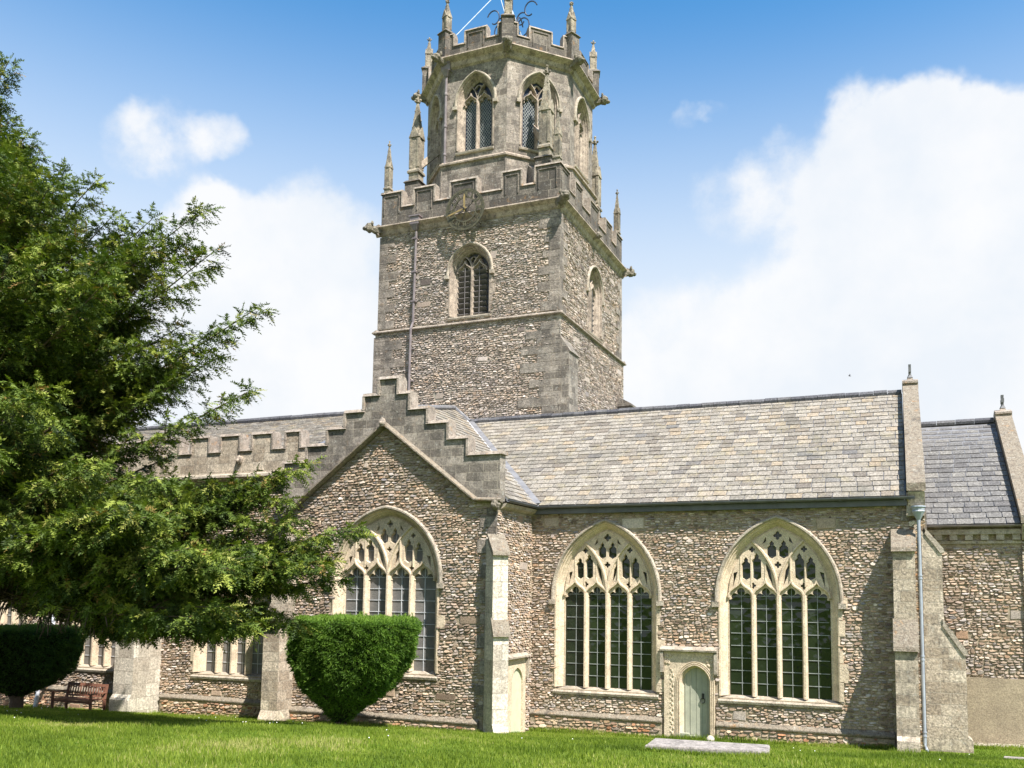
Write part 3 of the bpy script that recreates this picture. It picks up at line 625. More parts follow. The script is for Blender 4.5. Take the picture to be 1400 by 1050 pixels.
hd = MB(); hd.box(5.70, 5.76, 0.05, 0.10, 0.66, 0.82); hd.tube([(5.73+0.062*math.cos(t), 0.055, 0.62+0.075*math.sin(t)) for t in np.linspace(0, 2*PI, 17)], 0.012, 6)
hd.tube([(5.73, 0.09, 0.70), (5.73, 0.04, 0.69)], 0.02, 6); obj('door_handle', hd, 'iron', door)

# --- buttresses
def buttress(T, prof, w_, mat='ashlar', capmat='coping_rough', caps=(), name='buttress'):
    """prof (out, z) measured out from the wall; local +y is into the wall"""
    b = MB(); b.prism_x([(-o_, z) for o_, z in prof], -w_/2, w_/2, T); o = part(name, b, mat)
    for (o1, z1, o2, z2) in caps:
        c = MB()                    # sloping weathering slabs, upper edge then lower edge
        c.prism_x([(-o1, z1+0.02), (-o1+0.02, z1+0.14), (-o2-0.06, z2+0.05), (-o2-0.09, z2-0.06), (-o2+0.02, z2-0.07), (-o1+0.02, z1-0.04)], -w_/2-0.035, w_/2+0.035, T)
        obj('weathering', c, capmat, o)
    return o
buttress(TR(11.34, 0), [(-0.1, ZB), (1.08, ZB), (1.08, 0.0), (0.97, 0.12), (0.97, 2.35), (0.58, 3.08), (0.58, 4.98), (-0.1, 5.5)], 0.56, caps=[(0.56, 3.06, 0.97, 2.38), (0.0, 5.5, 0.58, 5.02)])
buttress(TR(11.9, 0.18, 0, 90), [(-0.1, ZB), (1.02, ZB), (1.02, -0.02), (0.90, 0.08), (0.90, 2.22), (0.40, 3.02), (0.40, 4.95), (-0.1, 5.55)], 0.62, 'ashlar', 'string', caps=[(0.38, 3.02, 0.88, 2.28), (0.0, 5.50, 0.38, 5.0)])
buttress(TR(0.20, -2.76, 0, 45), [(-0.1, ZB), (0.80, ZB), (0.80, -0.15), (0.66, 0.05), (0.66, 2.50), (0.54, 2.85), (0.54, 4.80), (-0.1, 5.35)], 0.46, 'ashlar_pale', caps=[(0.53, 2.88, 0.66, 2.55), (0.10, 5.30, 0.54, 4.86)])
buttress(TR(-7.12, -2.72, 0, 0), [(-0.1, ZB), (0.92, ZB), (0.92, -0.25), (0.80, 0.0), (0.80, 2.6), (0.5, 3.2), (0.5, 4.9), (-0.1, 5.6)], 0.62, caps=[(0.48, 3.2, 0.8, 2.65), (0.0, 5.5, 0.5, 4.95)])
buttress(TR(-13.55, -2.0, 0, 0), [(-0.1, ZB), (1.35, ZB), (1.35, -0.05), (1.22, 0.12), (1.22, 3.2), (0.7, 4.0), (0.7, 5.6), (-0.1, 6.3)], 0.86, 'ashlar_pale', caps=[(0.68, 4.0, 1.22, 3.25)])

# --- crow-stepped gable front of the south transept
GY = -2.79
WT = (-3.50, 1.88, 1.32, 4.16, 2.12)
b = MB(); b.prism([(-7.25, ZB), (0.23, ZB), (0.23, 6.42), (-0.41, 6.46), (-3.60, 8.90), (-7.25, 6.20)], GY, GY+0.6, None, [opening(WT[0], WT[1]-0.01, WT[2]-0.05, WT[3], WT[4]-0.01)])
ok2 = outside((WT,)); st = MB(); stones(st, TR(0, GY), -7.2, 0.2, 0.05, 8.9, lambda x, z: ok2(x, z) and z < 8.86-abs(x+3.60)*0.765+(0.0 if x < -0.41 else 0.10) and z < 6.40+(0 if x > -0.4 else 9)); tw = stone_part('transept_wall', b, 'rubble', st)
b = MB(); b.box(0.23-0.6, 0.23, GY+0.6, 0.003, ZB, 6.42); st = MB(); stones(st, TR(0.23, GY, 0, 90), 0.02, 2.78, -0.9, 6.2, lambda x, z: not (0.80 < x < 2.22 and z < 1.9)); stone_part('transept_side_wall', b, 'rubble', st)
window(TR(WT[0], GY), WT[1], WT[2], WT[3], WT[4], 4, glass='glass_milky', came='came_light', jamb=0.24, depth=0.32)
plinth(-6.8, -0.2, GY)
steps = [(-7.42, 7.84), (-6.50, 7.84), (-6.50, 8.35), (-5.72, 8.35), (-5.72, 8.86), (-5.06, 8.86), (-5.06, 9.36), (-4.37, 9.36), (-4.37, 9.85), (-3.82, 9.85), (-3.82, 10.35), (-3.20, 10.35),
         (-3.20, 9.84), (-2.78, 9.84), (-2.78, 9.32), (-2.13, 9.32), (-2.13, 8.84), (-1.41, 8.84), (-1.41, 8.32), (-0.74, 8.32), (-0.74, 7.80), (0.38, 7.80)]
b = MB(); b.prism([(-7.42, 7.2)] + steps + [(0.38, 6.42), (-0.41, 6.46), (-3.60, 8.90), (-7.25, 6.20), (-7.42, 6.10)], GY-0.06, GY+0.30); gp = part('gable_parapet', b, 'ashlar_grey')
b = MB(); coping_run(b, steps, None, GY-0.06, GY+0.30, 0.10, 0.07); obj('coping', b, 'coping', gp)
b = MB(); b.sweep2([(0.46, 6.38), (-0.41, 6.42), (-3.60, 8.86), (-7.30, 6.08)], [(0.02, GY), (0.02, GY-0.12), (-0.02, GY-0.24), (-0.06, GY-0.24), (-0.12, GY-0.08), (-0.12, GY)]); obj('string_course', b, 'coping_rough', gp)
# small buttressed pedestal at each end of the parapet, and the head carved at the apex
def head(x, y, z, r, p, mat='coping'): b = MB(); b.blob((x, y, z), (r, r*0.9, r*1.2)); b.blob((x, y-r*0.8, z-r*0.3), (r*0.5,)*3); obj('carved_head', b, mat, p)
head(-3.60, GY-0.24, 8.96, 0.12, gp); head(0.30, GY-0.16, 6.30, 0.15, gp, 'gargoyle_stone')
# side door in the transept's east wall
T = TR(0.23, -1.22, 0, 90)
b = MB(); b.prism([(-0.75, ZB), (0.62, ZB), (0.62, 1.72), (-0.75, 1.72)], -0.08, 0.0, T, [[(-0.43, ZB+0.01)] + arch(0.42, 0.50, 0.95, 8, -0.01) + [(0.41, ZB+0.01)]]); sd_ = part('side_door_surround', b, 'limestone')
b = MB(); b.prism_x([(-0.08, 1.72), (-0.20, 1.75), (-0.20, 1.80), (-0.05, 1.88), (0.0, 1.88), (0.0, 1.72)], -0.80, 0.70, T); b.box(0.60, 0.68, -0.17, -0.002, 1.1, 1.718, T); obj('hood_mould', b, 'string', sd_)
b = MB(); b.box(-0.5, 0.5, -0.018, 0.0, ZB+0.1, 1.5, T); obj('door', b, 'door_pale', sd_)

# --- slate roofs
def slates(mb, P0, U, V, lu, lv, su=0.30, sv=0.20, inside=None, t=0.03, jit=0.012):
    """courses of slates over the parallelogram P0 + u*U + v*V (u along the eave, v up the slope)"""
    U = Vector(U).normalized(); V = Vector(V).normalized(); Nn = U.cross(V).normalized(); P0 = Vector(P0)
    nv = int(lv/sv)+1
    for j in range(nv):
        off = -random.random()*su; u = off
        row = random.uniform(-0.006, 0.006)
        while u < lu:
            w_ = su*random.uniform(0.86, 1.14); a, b_ = max(u, 0), min(u+w_-0.026, lu); v0 = j*sv+row+random.uniform(-jit, jit); v1 = min((j+1)*sv+0.05, lv)
            if b_-a > 0.04 and v1-v0 > 0.05:
                c = P0+U*((a+b_)/2)+V*((v0+v1)/2)
                if inside is None or inside(c):
                    h = 0.030+random.uniform(-0.004, 0.006); tl = random.uniform(-0.004, 0.004)
                    q = [P0+U*a+V*v0+Nn*(h+tl), P0+U*b_+V*v0+Nn*(h-tl), P0+U*b_+V*v1+Nn*0.006, P0+U*a+V*v1+Nn*0.006,
                         P0+U*a+V*v0+Nn*(h+tl-t), P0+U*b_+V*v0+Nn*(h-tl-t)]
                    mb.add([tuple(p) for p in q], [(0, 1, 2, 3), (4, 5, 1, 0), (3, 4, 0), (1, 5, 2)])
            u += w_
def ridge(mb, A, B, r=0.13, seg=0.45, n=7):
    A = Vector(A); B = Vector(B); L = (B-A).length; k = int(L/seg); d = (B-A)/k; s_ = Vector((d.y, -d.x, 0)).normalized()
    for i in range(k):
        a = A+d*i+Vector((0, 0, random.uniform(-0.012, 0.012))); c = a+d*0.965; vs = []
        for p in (a, c):
            for q in range(n):
                th = rad(-35)+rad(250)*q/(n-1); vs.append(tuple(p+s_*r*math.cos(th)+Vector((0, 0, r*math.sin(th)))))
        mb.add(vs, [(q, q+1, n+q+1, n+q) for q in range(n-1)] + [tuple(range(n)), tuple(range(2*n-1, n-1, -1))])
def slab_quad(mb, pts, t=0.05):
    p = [Vector(q) for q in pts]; nn_ = (p[1]-p[0]).cross(p[2]-p[0]).normalized(); k = len(p)
    mb.add([tuple(q) for q in p] + [tuple(q-nn_*t) for q in p], [tuple(range(k)), tuple(range(2*k-1, k-1, -1))] + [(i, (i+1) % k+k-k, (i+1) % k+k, i+k)[::-1] for i in range(k)])
RY, RZ, EY, EZ = 5.68, 10.62, -0.22, 6.50
sv_ = (0, RY-EY, RZ-EZ); sl_ = Vector(sv_).length
k_ = (RZ-EZ)/(RY-EY)
KE = 0.75                                     # transept east slope: z = EZ + KE*(0.48 - x)
valley = lambda c: c.z > EZ+KE*(0.44-c.x)-0.02
b = MB(); slates(b, (-5.6, EY, EZ), (1, 0, 0), sv_, 17.02, sl_, 0.42, 0.30, lambda c: EZ+KE*(0.42-c.x) < c.z)
ch_roof = part('chapel_roof', b, 'slate_stone')
b = MB(); slab_quad(b, [(0.3, EY+0.02, EZ), (11.44, EY+0.02, EZ), (11.44, RY, RZ), (-5.2, RY, RZ)]); slab_quad(b, [(11.44, RY, RZ), (11.44, 11.5, EZ), (-5.2, 11.5, EZ), (-5.2, RY, RZ)]); obj('roof_boarding', b, 'lead', ch_roof)
b = MB(); ridge(b, (-5.05, RY, RZ+0.02), (11.44, RY, RZ+0.02)); obj('ridge_tile', b, 'ridge_tile', ch_roof)
# transept roof: east and west slopes up to a lead-rolled ridge
A = Vector((-3.52, -2.45, 9.45)); B = Vector((-5.95, 5.9, 11.22)); EE = [Vector((0.48, -2.45, EZ)), Vector((0.48, -0.22, EZ)), Vector((-5.10, RY, RZ))]
b = MB()
def in_e(c):
    if c.y > 5.85 or c.y < -2.45: return False
    t = (c.y-A.y)/(B.y-A.y); xr = A.x+(B.x-A.x)*t
    if c.x < xr+0.02: return False
    zc = EZ+k_*(c.y-EY)
    return c.z > zc-0.02 if c.x < 0.48 and c.y > -0.2 else True
slates(b, (0.48, -2.45, EZ), (0, 1, 0), (-1, 0, KE), 8.4, 8.2, 0.42, 0.30, in_e)
tr = part('transept_roof', b, 'slate_stone')
b = MB(); slab_quad(b, [EE[0], EE[1], EE[2], (-5.95, 5.9, 11.30), A]); slab_quad(b, [A, (-5.95, 5.9, 11.22), (-8.3, 5.9, 8.4), (-7.3, -2.45, 6.6)]); obj('roof_boarding', b, 'lead', tr)
b = MB(); b.tube([A+Vector((0, 0, 0.08)), B+Vector((0.1, -0.1, 0.1))], 0.10, 8); b.tube([B+Vector((0.1, -0.1, 0.1)), (-5.4, 5.75, 10.95), (-4.95, 5.5, 10.62)], 0.09, 8); obj('lead_roll', b, 'lead', tr)
b = MB(); v0 = Vector((0.42, -0.24, EZ+0.03)); v1 = Vector((-5.05, RY-0.05, RZ+0.04)); sd2 = Vector((0.10, 0.10, 0.02))
u0 = Vector((0, 0, 0.06)); slab_quad(b, [v0-sd2*0.6+u0, v0+sd2*1.3+u0, v1+sd2+u0, v1-sd2*0.6+u0], 0.03); obj('valley_lead', b, 'lead', tr)
b = MB(); o_ = Vector((-0.10, -0.09, 0.09)); slab_quad(b, [v0+o_-sd2*0.7, v0+o_+sd2*0.2, v1+o_+sd2*0.2, v1+o_-sd2*0.5], 0.02); obj('valley_flashing', b, 'lead_white', tr)
# gutters
def gutter(A, B, out, parent, mat='gutter', r=0.075):
    A = Vector(A); B = Vector(B); out = Vector(out); b = MB(); vs = []; n = 9
    for p in (A, B):
        for q in range(n):
            th = PI*q/(n-1); vs.append(tuple(p+out*r*(math.cos(th)+1)+Vector((0, 0, -r*math.sin(th)))))
        for q in range(n):
            th = PI*(1-q/(n-1)); vs.append(tuple(p+out*(r*0.85*math.cos(th)+r)+Vector((0, 0, -r*0.85*math.sin(th)))))
    m2 = 2*n
    b.add(vs, [(q, (q+1) % m2, m2+(q+1) % m2, m2+q) for q in range(m2)] + [tuple(range(m2)), tuple(range(2*m2-1, m2-1, -1))])
    L = (B-A).length; u = (B-A).normalized()
    for k in range(int(L/1.8)+1):
        c = A+u*(0.3+k*1.8); b.tube([c+out*r+Vector((0, 0, -r*1.0)), c+u*0.06+out*r+Vector((0, 0, -r*1.0))], r*0.35, 6)
    return obj('gutter', b, mat, parent)
gutter((0.40, -0.20, EZ-0.02), (11.66, -0.20, EZ-0.02), (0, -1, 0), ch_roof)
b = MB(); b.box(0.24, 11.46, -0.17, 0.0, EZ-0.26, EZ-0.10); obj('eaves_course', b, 'gutter', ch_roof)
gutter((0.42, -2.5, EZ-0.02), (0.42, -0.27, EZ-0.02), (1, 0, 0), tr)
b = MB(); b.prism_x([(-0.22, EZ-0.12), (-0.16, EZ-0.22), (-0.02, EZ-0.30), (0.1, EZ-0.30), (0.1, EZ-0.12)], -2.50, -0.02, TR(0.23, 0, 0, 90)); obj('eaves_course', b, 'string', tr)
# east gable of the chapel: coping, kneeler and cross
def gable_coping(x0, x1, y0, z0, y1, z1, ythick=0.0, mat='coping_rough', wallmat='ashlar', yb=None, zfoot=None):
    """raking coping over an east gable from the eave (y0,z0) up to (y1,z1) and down the far side"""
    dy = y1-y0; yb = y1+dy
    c = MB(); c.prism_x([(y0-0.10, z0), (y0-0.10, z0+0.22), (y1, z1+0.30), (yb, z0+0.22), (yb, z0), (y1, z1)], x0, x1)
    o = part('gable_coping', c, mat)
    k = MB(); k.prism_x([(y0-0.08, z0-0.02), (y0+0.3, z0-0.02), (y0+0.3, z0-0.45), (y0+0.15, z0-0.45)], x0+0.03, x1-0.03); obj('kneeler', k, wallmat, o)
    w_ = MB(); w_.prism_x([(y0+0.22, ZB), (yb-0.2, ZB), (yb-0.2, z0-0.01), (y1, z1-0.01), (y0+0.22, z0+0.1)], x0+0.04, x1-0.03); part('east_wall', w_, 'rubble')
    s_ = MB(); s_.box(x0-0.012, x1+0.012, y1-0.24, y1+0.24, z1+0.0, z1+0.20); s_.prism_x([(y1-0.30, z1+0.20), (y1-0.30, z1+0.27), (y1, z1+0.38), (y1+0.30, z1+0.27), (y1+0.30, z1+0.20)], x0-0.01, x1+0.01)
    xm = (x0+x1)/2; s_.taper(xm, y1, z1+0.34, z1+0.45, 0.11, 0.06); obj('saddle_stone', s_, 'coping', o)
    r = MB(); Tc = TR(xm, y1, z1+0.45, 90) @ Matrix.Scale(0.85, 4)
    r.prism([(-0.035, 0), (0.035, 0), (0.04, 0.22), (0.20, 0.19), (0.22, 0.36), (0.05, 0.33), (0.09, 0.52), (-0.09, 0.52), (-0.05, 0.33), (-0.22, 0.36), (-0.20, 0.19), (-0.04, 0.22)], -0.05, 0.05, Tc)
    r.taper(xm, y1, z1+0.43, z1+0.53, 0.09, 0.05); obj('cross', r, 'lead', o)
    return o
gable_coping(11.46, 11.94, EY-0.05, EZ+0.12, RY, RZ+0.08)
b = MB(); b.box(11.44, 11.9, -0.14, -0.002, 5.95, 6.60); b.prism_x([(-0.22, 6.58), (-0.22, 6.40), (-0.002, 6.25), (-0.002, 6.58)], 11.46, 11.92); part('kneeler', b, 'string')
# rainwater pipe with hopper at the corner
b = MB(); px, py = 11.74, -0.32
b.lathe([(0.045, 0), (0.05, 0.10), (0.09, 0.18), (0.15, 0.30), (0.17, 0.33), (0.155, 0.36), (0.165, 0.42), (0.19, 0.45), (0.185, 0.48), (0.12, 0.49)], (px, py, 5.72), 12)
b.tube([(px, py, 5.75), (px, py, -0.12), (px+0.04, py-0.10, -0.28), (px+0.12, py-0.16, -0.36), (px+0.14, py-0.18, -0.60)], 0.045, 10)
for z in (4.3, 4.22, 2.15, 2.05, 0.15, 0.05, -0.36): b.tube([(px, py, z), (px, py, z+0.035)], 0.058, 10) if z > -0.3 else b.tube([(px+0.135, py-0.175, z-0.04), (px+0.135, py-0.175, z)], 0.058, 10)
part('downpipe', b, 'pipe_blue', smooth=False)

# --- lower vestry to the east with blue-grey slates
VY = 1.6
b = MB(); b.box(11.95, 14.95, VY, VY+0.5, ZB, 5.85); st = MB(); stones(st, TR(0, VY), 12.0, 14.9, 1.52, 5.2); stone_part('vestry_wall', b, 'rubble', st)
vs_ = (0, 7.19-VY+0.3, 9.73-5.80)
b = MB(); slates(b, (11.95, VY-0.22, 5.80), (1, 0, 0), vs_, 2.42, Vector(vs_).length, 0.42, 0.33); vr = part('vestry_roof', b, 'slate_grey')
b = MB(); slab_quad(b, [(11.95, VY-0.2, 5.80), (14.38, VY-0.2, 5.80), (14.38, 7.19, 9.70), (11.95, 7.19, 9.70)]); slab_quad(b, [(11.95, 7.19, 9.70), (14.38, 7.19, 9.70), (14.38, 13, 5.80), (11.95, 13, 5.80)]); obj('roof_boarding', b, 'lead', vr)
b = MB(); ridge(b, (11.95, 7.19, 9.76), (14.36, 7.19, 9.76), 0.12, 0.6); obj('ridge_tile', b, 'ridge_tile', vr)
gutter((12.0, VY-0.18, 5.78), (14.42, VY-0.18, 5.78), (0, -1, 0), vr, 'pipe_dark', 0.06)
b = MB(); b.box(12.0, 14.5, VY-0.16, VY, 5.52, 5.66)
for i in range(7): b.box(12.18+i*0.40, 12.38+i*0.40, VY-0.13, VY, 5.36, 5.52)
b.box(12.0, 14.5, VY-0.06, VY, 5.26, 5.34); obj('corbel_table', b, 'string', vr)
gable_coping(14.38, 14.88, VY-0.3, 5.80, 7.19, 9.75)
b = MB(); b.box(12.3, 15.0, VY-0.06, VY-0.001, ZB, 1.50); part('rendered_wall_base', b, 'render')

# --- south aisle of the nave with battlements
AY = -2.0
wins = [(-10.15, 1.5, 0.86, 3.30, 1.8), (-16.0, 1.5, 0.86, 3.30, 1.8), (-21.6, 1.5, 0.86, 3.30, 1.8)]
b = MB(); b.prism([(-34, ZB-0.6), (-7.2, ZB-0.6), (-7.2, 7.55), (-34, 7.55)], AY, AY+0.6, None, [opening(c[0], c[1]-0.01, c[2]-0.05, c[3], c[4]-0.01) for c in wins]); ok3 = outside(wins); st = MB(); stones(st, TR(0, AY), -23, -7.3, 0.05, 7.4, ok3); stone_part('aisle_wall', b, 'rubble', st)
for c in wins: window(TR(c[0], AY), c[1], c[2], c[3], c[4], 4, glass='glass_milky', came='came_light', jamb=0.22)
plinth(-13.0, -7.4, AY); plinth(-34, -14.0, AY)
mer = [(-34, 8.5)]; x = -33.6
top_ = 9.05; low = 8.50; x = -7.30; pts = []
xs = [(-8.02, -7.46), (-9.43, -8.62), (-10.80, -10.02), (-12.13, -11.38)]
while xs[-1][0] > -33: xs.append((xs[-1][0]-1.36, xs[-1][1]-1.36))
xs = [q for q in reversed(xs) if q[0] > -33.9]
pts = [(-34, low)]
for a, c in xs: pts += [(a, low), (a, top_), (c, top_), (c, low)]
pts += [(-7.2, low)]
b = MB(); b.prism([(-34, 7.56)] + pts + [(-7.2, 7.56)], AY-0.05, AY+0.30); ap = part('aisle_parapet', b, 'ashlar')
b = MB(); coping_run(b, pts, None, AY-0.05, AY+0.30, 0.09, 0.055); obj('coping', b, 'coping', ap)
b = MB(); b.prism_x([(AY-0.05, 7.74), (AY-0.24, 7.66), (AY-0.26, 7.58), (AY-0.02, 7.44), (AY-0.002, 7.44)], -34, -7.3); obj('string_course', b, 'string', ap)
head(-9.95, AY-0.1, 8.2, 0.13, ap, 'limestone_old'); head(-15.4, AY-0.1, 8.2, 0.13, ap, 'limestone_old')
sv2 = (0, 5.9-(AY+0.3), 11.36-7.7)
b = MB(); slates(b, (-34, AY+0.3, 7.7), (1, 0, 0), sv2, 24.4, Vector(sv2).length, 0.33, 0.20); ar = part('aisle_roof', b, 'slate_stone')
b = MB(); slab_quad(b, [(-34, AY+0.3, 7.7), (-7.3, AY+0.3, 7.7), (-9.6, 5.9, 11.34), (-34, 5.9, 11.34)]); slab_quad(b, [(-34, 5.9, 11.34), (-9.8, 5.9, 11.34), (-9.8, 13, 7.7), (-34, 13, 7.7)]); obj('roof_boarding', b, 'lead', ar)
b = MB(); ridge(b, (-34, 5.9, 11.42), (-9.95, 5.9, 11.42), 0.14, 0.6); obj('ridge_tile', b, 'ridge_tile', ar)
b = MB(); b.tube([(-18.4, AY-0.12, 7.3), (-18.4, AY-0.12, 0.3), (-18.6, AY-0.4, 0.0), (-18.75, AY-0.4, -1.0)], 0.075, 10); b.box(-18.6, -18.2, AY-0.3, AY, 7.0, 7.35); part('downpipe', b, 'pipe_white')

# --- tower
TX, TY = -5.545, 10.23; HWT = 4.23
x0, x1, y0, y1 = TX-HWT, TX+HWT, TY-HWT, TY+HWT
ZS, ZC = 14.90, 19.55
def four(fn, hw=HWT):
    for a, (cx, cy) in ((0, (TX, TY-hw)), (90, (TX+hw, TY)), (180, (TX, TY+hw)), (270, (TX-hw, TY))): fn(TR(cx, cy, 0, a), a)
b = MB()
def lw_(T, a): b.prism([(-HWT-0.10, -1), (HWT+0.10, -1), (HWT+0.10, ZS), (-HWT-0.10, ZS)], -0.10, 0.5, T) if a in (0, 180) else b.prism([(-HWT+0.5, -1), (HWT-0.5, -1), (HWT-0.5, ZS), (-HWT+0.5, ZS)], -0.10, 0.5, T)
four(lw_); st = MB(); stones(st, TR(TX, y0-0.10), -HWT-0.05, HWT+0.05, 10.3, ZS-0.06); stones(st, TR(x1+0.10, TY, 0, 90), -HWT-0.05, HWT+0.05, 10.6, ZS-0.06); stone_part('tower_lower_stage', b, 'rubble_tower', st)
BW = (0.20, 0.96, 15.32, 17.25, 1.10)
b = MB()
def uw_(T, a):
    e = 0 if a in (0, 180) else 0.5
    xx = BW[0] if a in (0, 90) else 0
    b.prism([(-HWT+e, ZS-0.02), (HWT-e, ZS-0.02), (HWT-e, ZC+0.1), (-HWT+e, ZC+0.1)], 0, 0.5, T, [opening(xx, BW[1]-0.01, BW[2]-0.05, BW[3], BW[4]-0.01)])
four(uw_); okb = outside((BW,)); st = MB(); stones(st, TR(TX, y0), -HWT+0.03, HWT-0.03, ZS+0.14, ZC-0.25, okb); stones(st, TR(x1, TY, 0, 90), -HWT+0.03, HWT-0.03, ZS+0.14, ZC-0.25, okb); stone_part('tower_belfry_stage', b, 'rubble_tower', st)
four(lambda T, a: window(T @ Matrix.Translation((BW[0] if a in (0, 90) else 0, 0, 0)), BW[1], BW[2], BW[3], BW[4], 2, jamb=0.27, stone='limestone_old', glass='iron', grid='none', louvre=True, mull=0.07, depth=0.42))
b = MB(); 
def st_(T, a): b.prism_x([(-0.10, ZS-0.05), (-0.23, ZS-0.02), (-0.23, ZS+0.02), (0.0, ZS+0.13), (0.02, ZS-0.05)], -HWT-0.20, HWT+0.20, T)
four(st_); part('tower_string_course', b, 'coping')
b = MB()
def co_(T, a): b.prism_x([(0.0, ZC-0.26), (-0.06, ZC-0.20), (-0.12, ZC-0.04), (-0.26, ZC+0.05), (-0.31, ZC+0.08), (-0.30, ZC+0.13), (0.0, ZC+0.24)], -HWT-0.25, HWT+0.25, T)
four(co_); part('tower_cornice', b, 'limestone_old')
def quoins(mb, T, z0, z1, sgn, proud=0.045, L0=0.38, L1=0.72):
    """blocks running in from a corner at local x=0 along sgn, alternating long and short"""
    z = z0; k = 0; start = -sgn*proud if abs(T.to_euler().z) < 0.1 else sgn*0.021
    while z < z1-0.15:
        h_ = min(random.uniform(0.28, 0.42), z1-z); L = (L0 if k % 2 else L1)*random.uniform(0.8, 1.25); mb.box(*sorted((start, sgn*L)), -proud, 0.02, z+0.006, z+h_-0.006, T); z += h_; k += 1
def quoin_run(T, z0, z1, a, *r, mat='ashlar_tower'): b = MB(); quoins(b, T, z0, z1, a, *r); part('quoin', b, mat)
for (T, a) in ((TR(x0, y0), 1), (TR(x1, y0), -1), (TR(x1, y0, 0, 90), 1), (TR(x1, y1, 0, 90), -1)): quoin_run(T, ZS+0.16, ZC-0.3, a)
quoin_run(TR(11.9, 0), 0.2, 6.2, -1, 0.047); quoin_run(TR(0.23, GY), 0.15, 6.2, -1, 0.047, 0.25, 0.5); 
quoin_run(TR(x0-0.10, y0-0.10), 9, ZS-0.2, 1, 0.045, 0.9, 1.7); quoin_run(TR(x1+0.10, y0-0.10), 9, ZS-0.2, -1, 0.045, 0.8, 1.5, mat='ashlar_grey')
# stepped-out corner masonry below the string course
b = MB(); b.prism([(-1.3, 5), (-0.80, 5), (-0.80, 13.25), (-0.74, 13.3), (-1.18, 13.95), (-1.3, 13.95)], y0-0.12, y0+0.95); part('corner_buttress', b, 'ashlar_grey')
b = MB(); b.box(-1.3, -0.55, y1-0.9, y1+0.1, 5, 12.6); b.prism([(-1.3, 12.6), (-0.5, 12.6), (-0.5, 12.7), (-1.2, 13.1), (-1.3, 13.1)], y1-0.95, y1+0.15); part('corner_buttress', b, 'ashlar_grey')

def battlement(T, L, zb, zl, zt, merl, th=0.32, mat='ashlar_parapet', cop='coping', parent=None, proud=0.0, panels=True, t=0.09, o=0.055, cut=0.0):
    """one side, local x from -L to L; merl = list of (xa, xb)"""
    pts = [(-L+cut, merl[0][2] if False else (zt if merl[0][0] <= -L+0.01 else zl))]
    pts = []
    for i, (a, c) in enumerate(merl):
        if a > -L+0.01 and i == 0: pts.append((-L, zl))
        if a > -L+0.01: pts.append((a, zl))
        pts += [(a, zt), (c, zt)]
        if c < L-0.01: pts.append((c, zl))
        if c < L-0.01 and i == len(merl)-1: pts.append((L, zl))
    b1 = MB(); b1.prism([(-L, zb)] + pts + [(L, zb)], -proud, th-proud, T)
    b2 = MB(); coping_run(b2, pts, T, -proud, th-proud, t, o)
    b3 = MB()
    if panels:
        for a, c in merl:
            a2, c2 = a+0.13, c-0.13
            if c2-a2 < 0.2: continue
            zz = zl-0.25
            b3.sweep2([(a2, zz), (a2, zt-0.14), (c2, zt-0.14), (c2, zz)], [(0.025, -proud), (0.02, -proud-0.035), (-0.02, -proud-0.035), (-0.025, -proud)], T)
    return b1, b2, b3
def side_parts(lst, name, mat='ashlar_parapet'):
    A_, B_, C_ = MB(), MB(), MB()
    for b1, b2, b3 in lst: A_.add(b1.v, b1.f); B_.add(b2.v, b2.f); A_.add(b3.v, b3.f)
    o = part(name, A_, mat); obj('coping', B_, 'coping', o)
    return o
L = HWT; lst = []
M5 = [(-L, -L+1.00), (-L+1.66, -L+2.62), (-0.78, 0.42), (L-2.55, L-1.72), (L-1.05, L)]
def tp_(T, a):
    lst.append(battlement(T, L, ZC+0.15, 20.50, 21.22, M5 if a == 0 else [(-L, -L+1.0), (-L+1.7, -L+2.6), (-0.6, 0.6), (L-2.6, L-1.7), (L-1.0, L)], proud=0.02 if a in (0, 180) else 0.025))
four(tp_); side_parts(lst, 'tower_parapet')
b = MB(); b.box(x0+0.3, x1-0.3, y0+0.3, y1-0.3, 19.9, 20.0); part('tower_roof', b, 'lead')

# --- octagonal lantern
OW = 3.62; OS = OW*math.tan(PI/8)            # apothem, half side
def octo(fn, ap=OW):
    for k in range(8):
        a = k*45; T = TR(TX, TY, 0, a) @ Matrix.Translation((0, -ap, 0)); fn(T, a)
b = MB(); octo(lambda T, a: b.prism([(-OS-0.10, 19.9), (OS+0.10, 19.9), (OS+0.10, 22.25), (-OS-0.10, 22.25)], -0.16, 0.4, T)); part('lantern_base', b, 'ashlar_tower')
b = MB(); octo(lambda T, a: b.prism_x([(-0.16, 22.24), (-0.25, 22.27), (-0.26, 22.34), (0.0, 22.52), (0.02, 22.24)], -OS-0.11, OS+0.11, T)); part('lantern_string_course', b, 'limestone_old')
OC = 27.10; LW = (0.0, 0.88, 22.95, 25.15, 1.25)
def ow_(T, a): b.prism([(-OS-0.003, 22.2), (OS+0.003, 22.2), (OS+0.003, OC+0.1), (-OS-0.003, OC+0.1)], 0, 0.45, T, [opening(0, LW[1]-0.01, LW[2]-0.05, LW[3], LW[4]-0.01)])
b = MB(); octo(ow_); part('lantern_wall', b, 'ashlar_tower')
octo(lambda T, a: window(T, LW[1], LW[2], LW[3], LW[4], 2, jamb=0.23, glass='glass_blue', came='came', grid='diamond', mull=0.06, stone='limestone_old', depth=0.34, quoin=False))
b = MB(); octo(lambda T, a: b.prism_x([(0.0, OC-0.32), (-0.09, OC-0.24), (-0.15, OC-0.06), (-0.32, OC+0.05), (-0.38, OC+0.10), (-0.37, OC+0.15), (0.0, OC+0.26)], -OS-0.15, OS+0.15, T)); part('lantern_cornice', b, 'limestone_old')
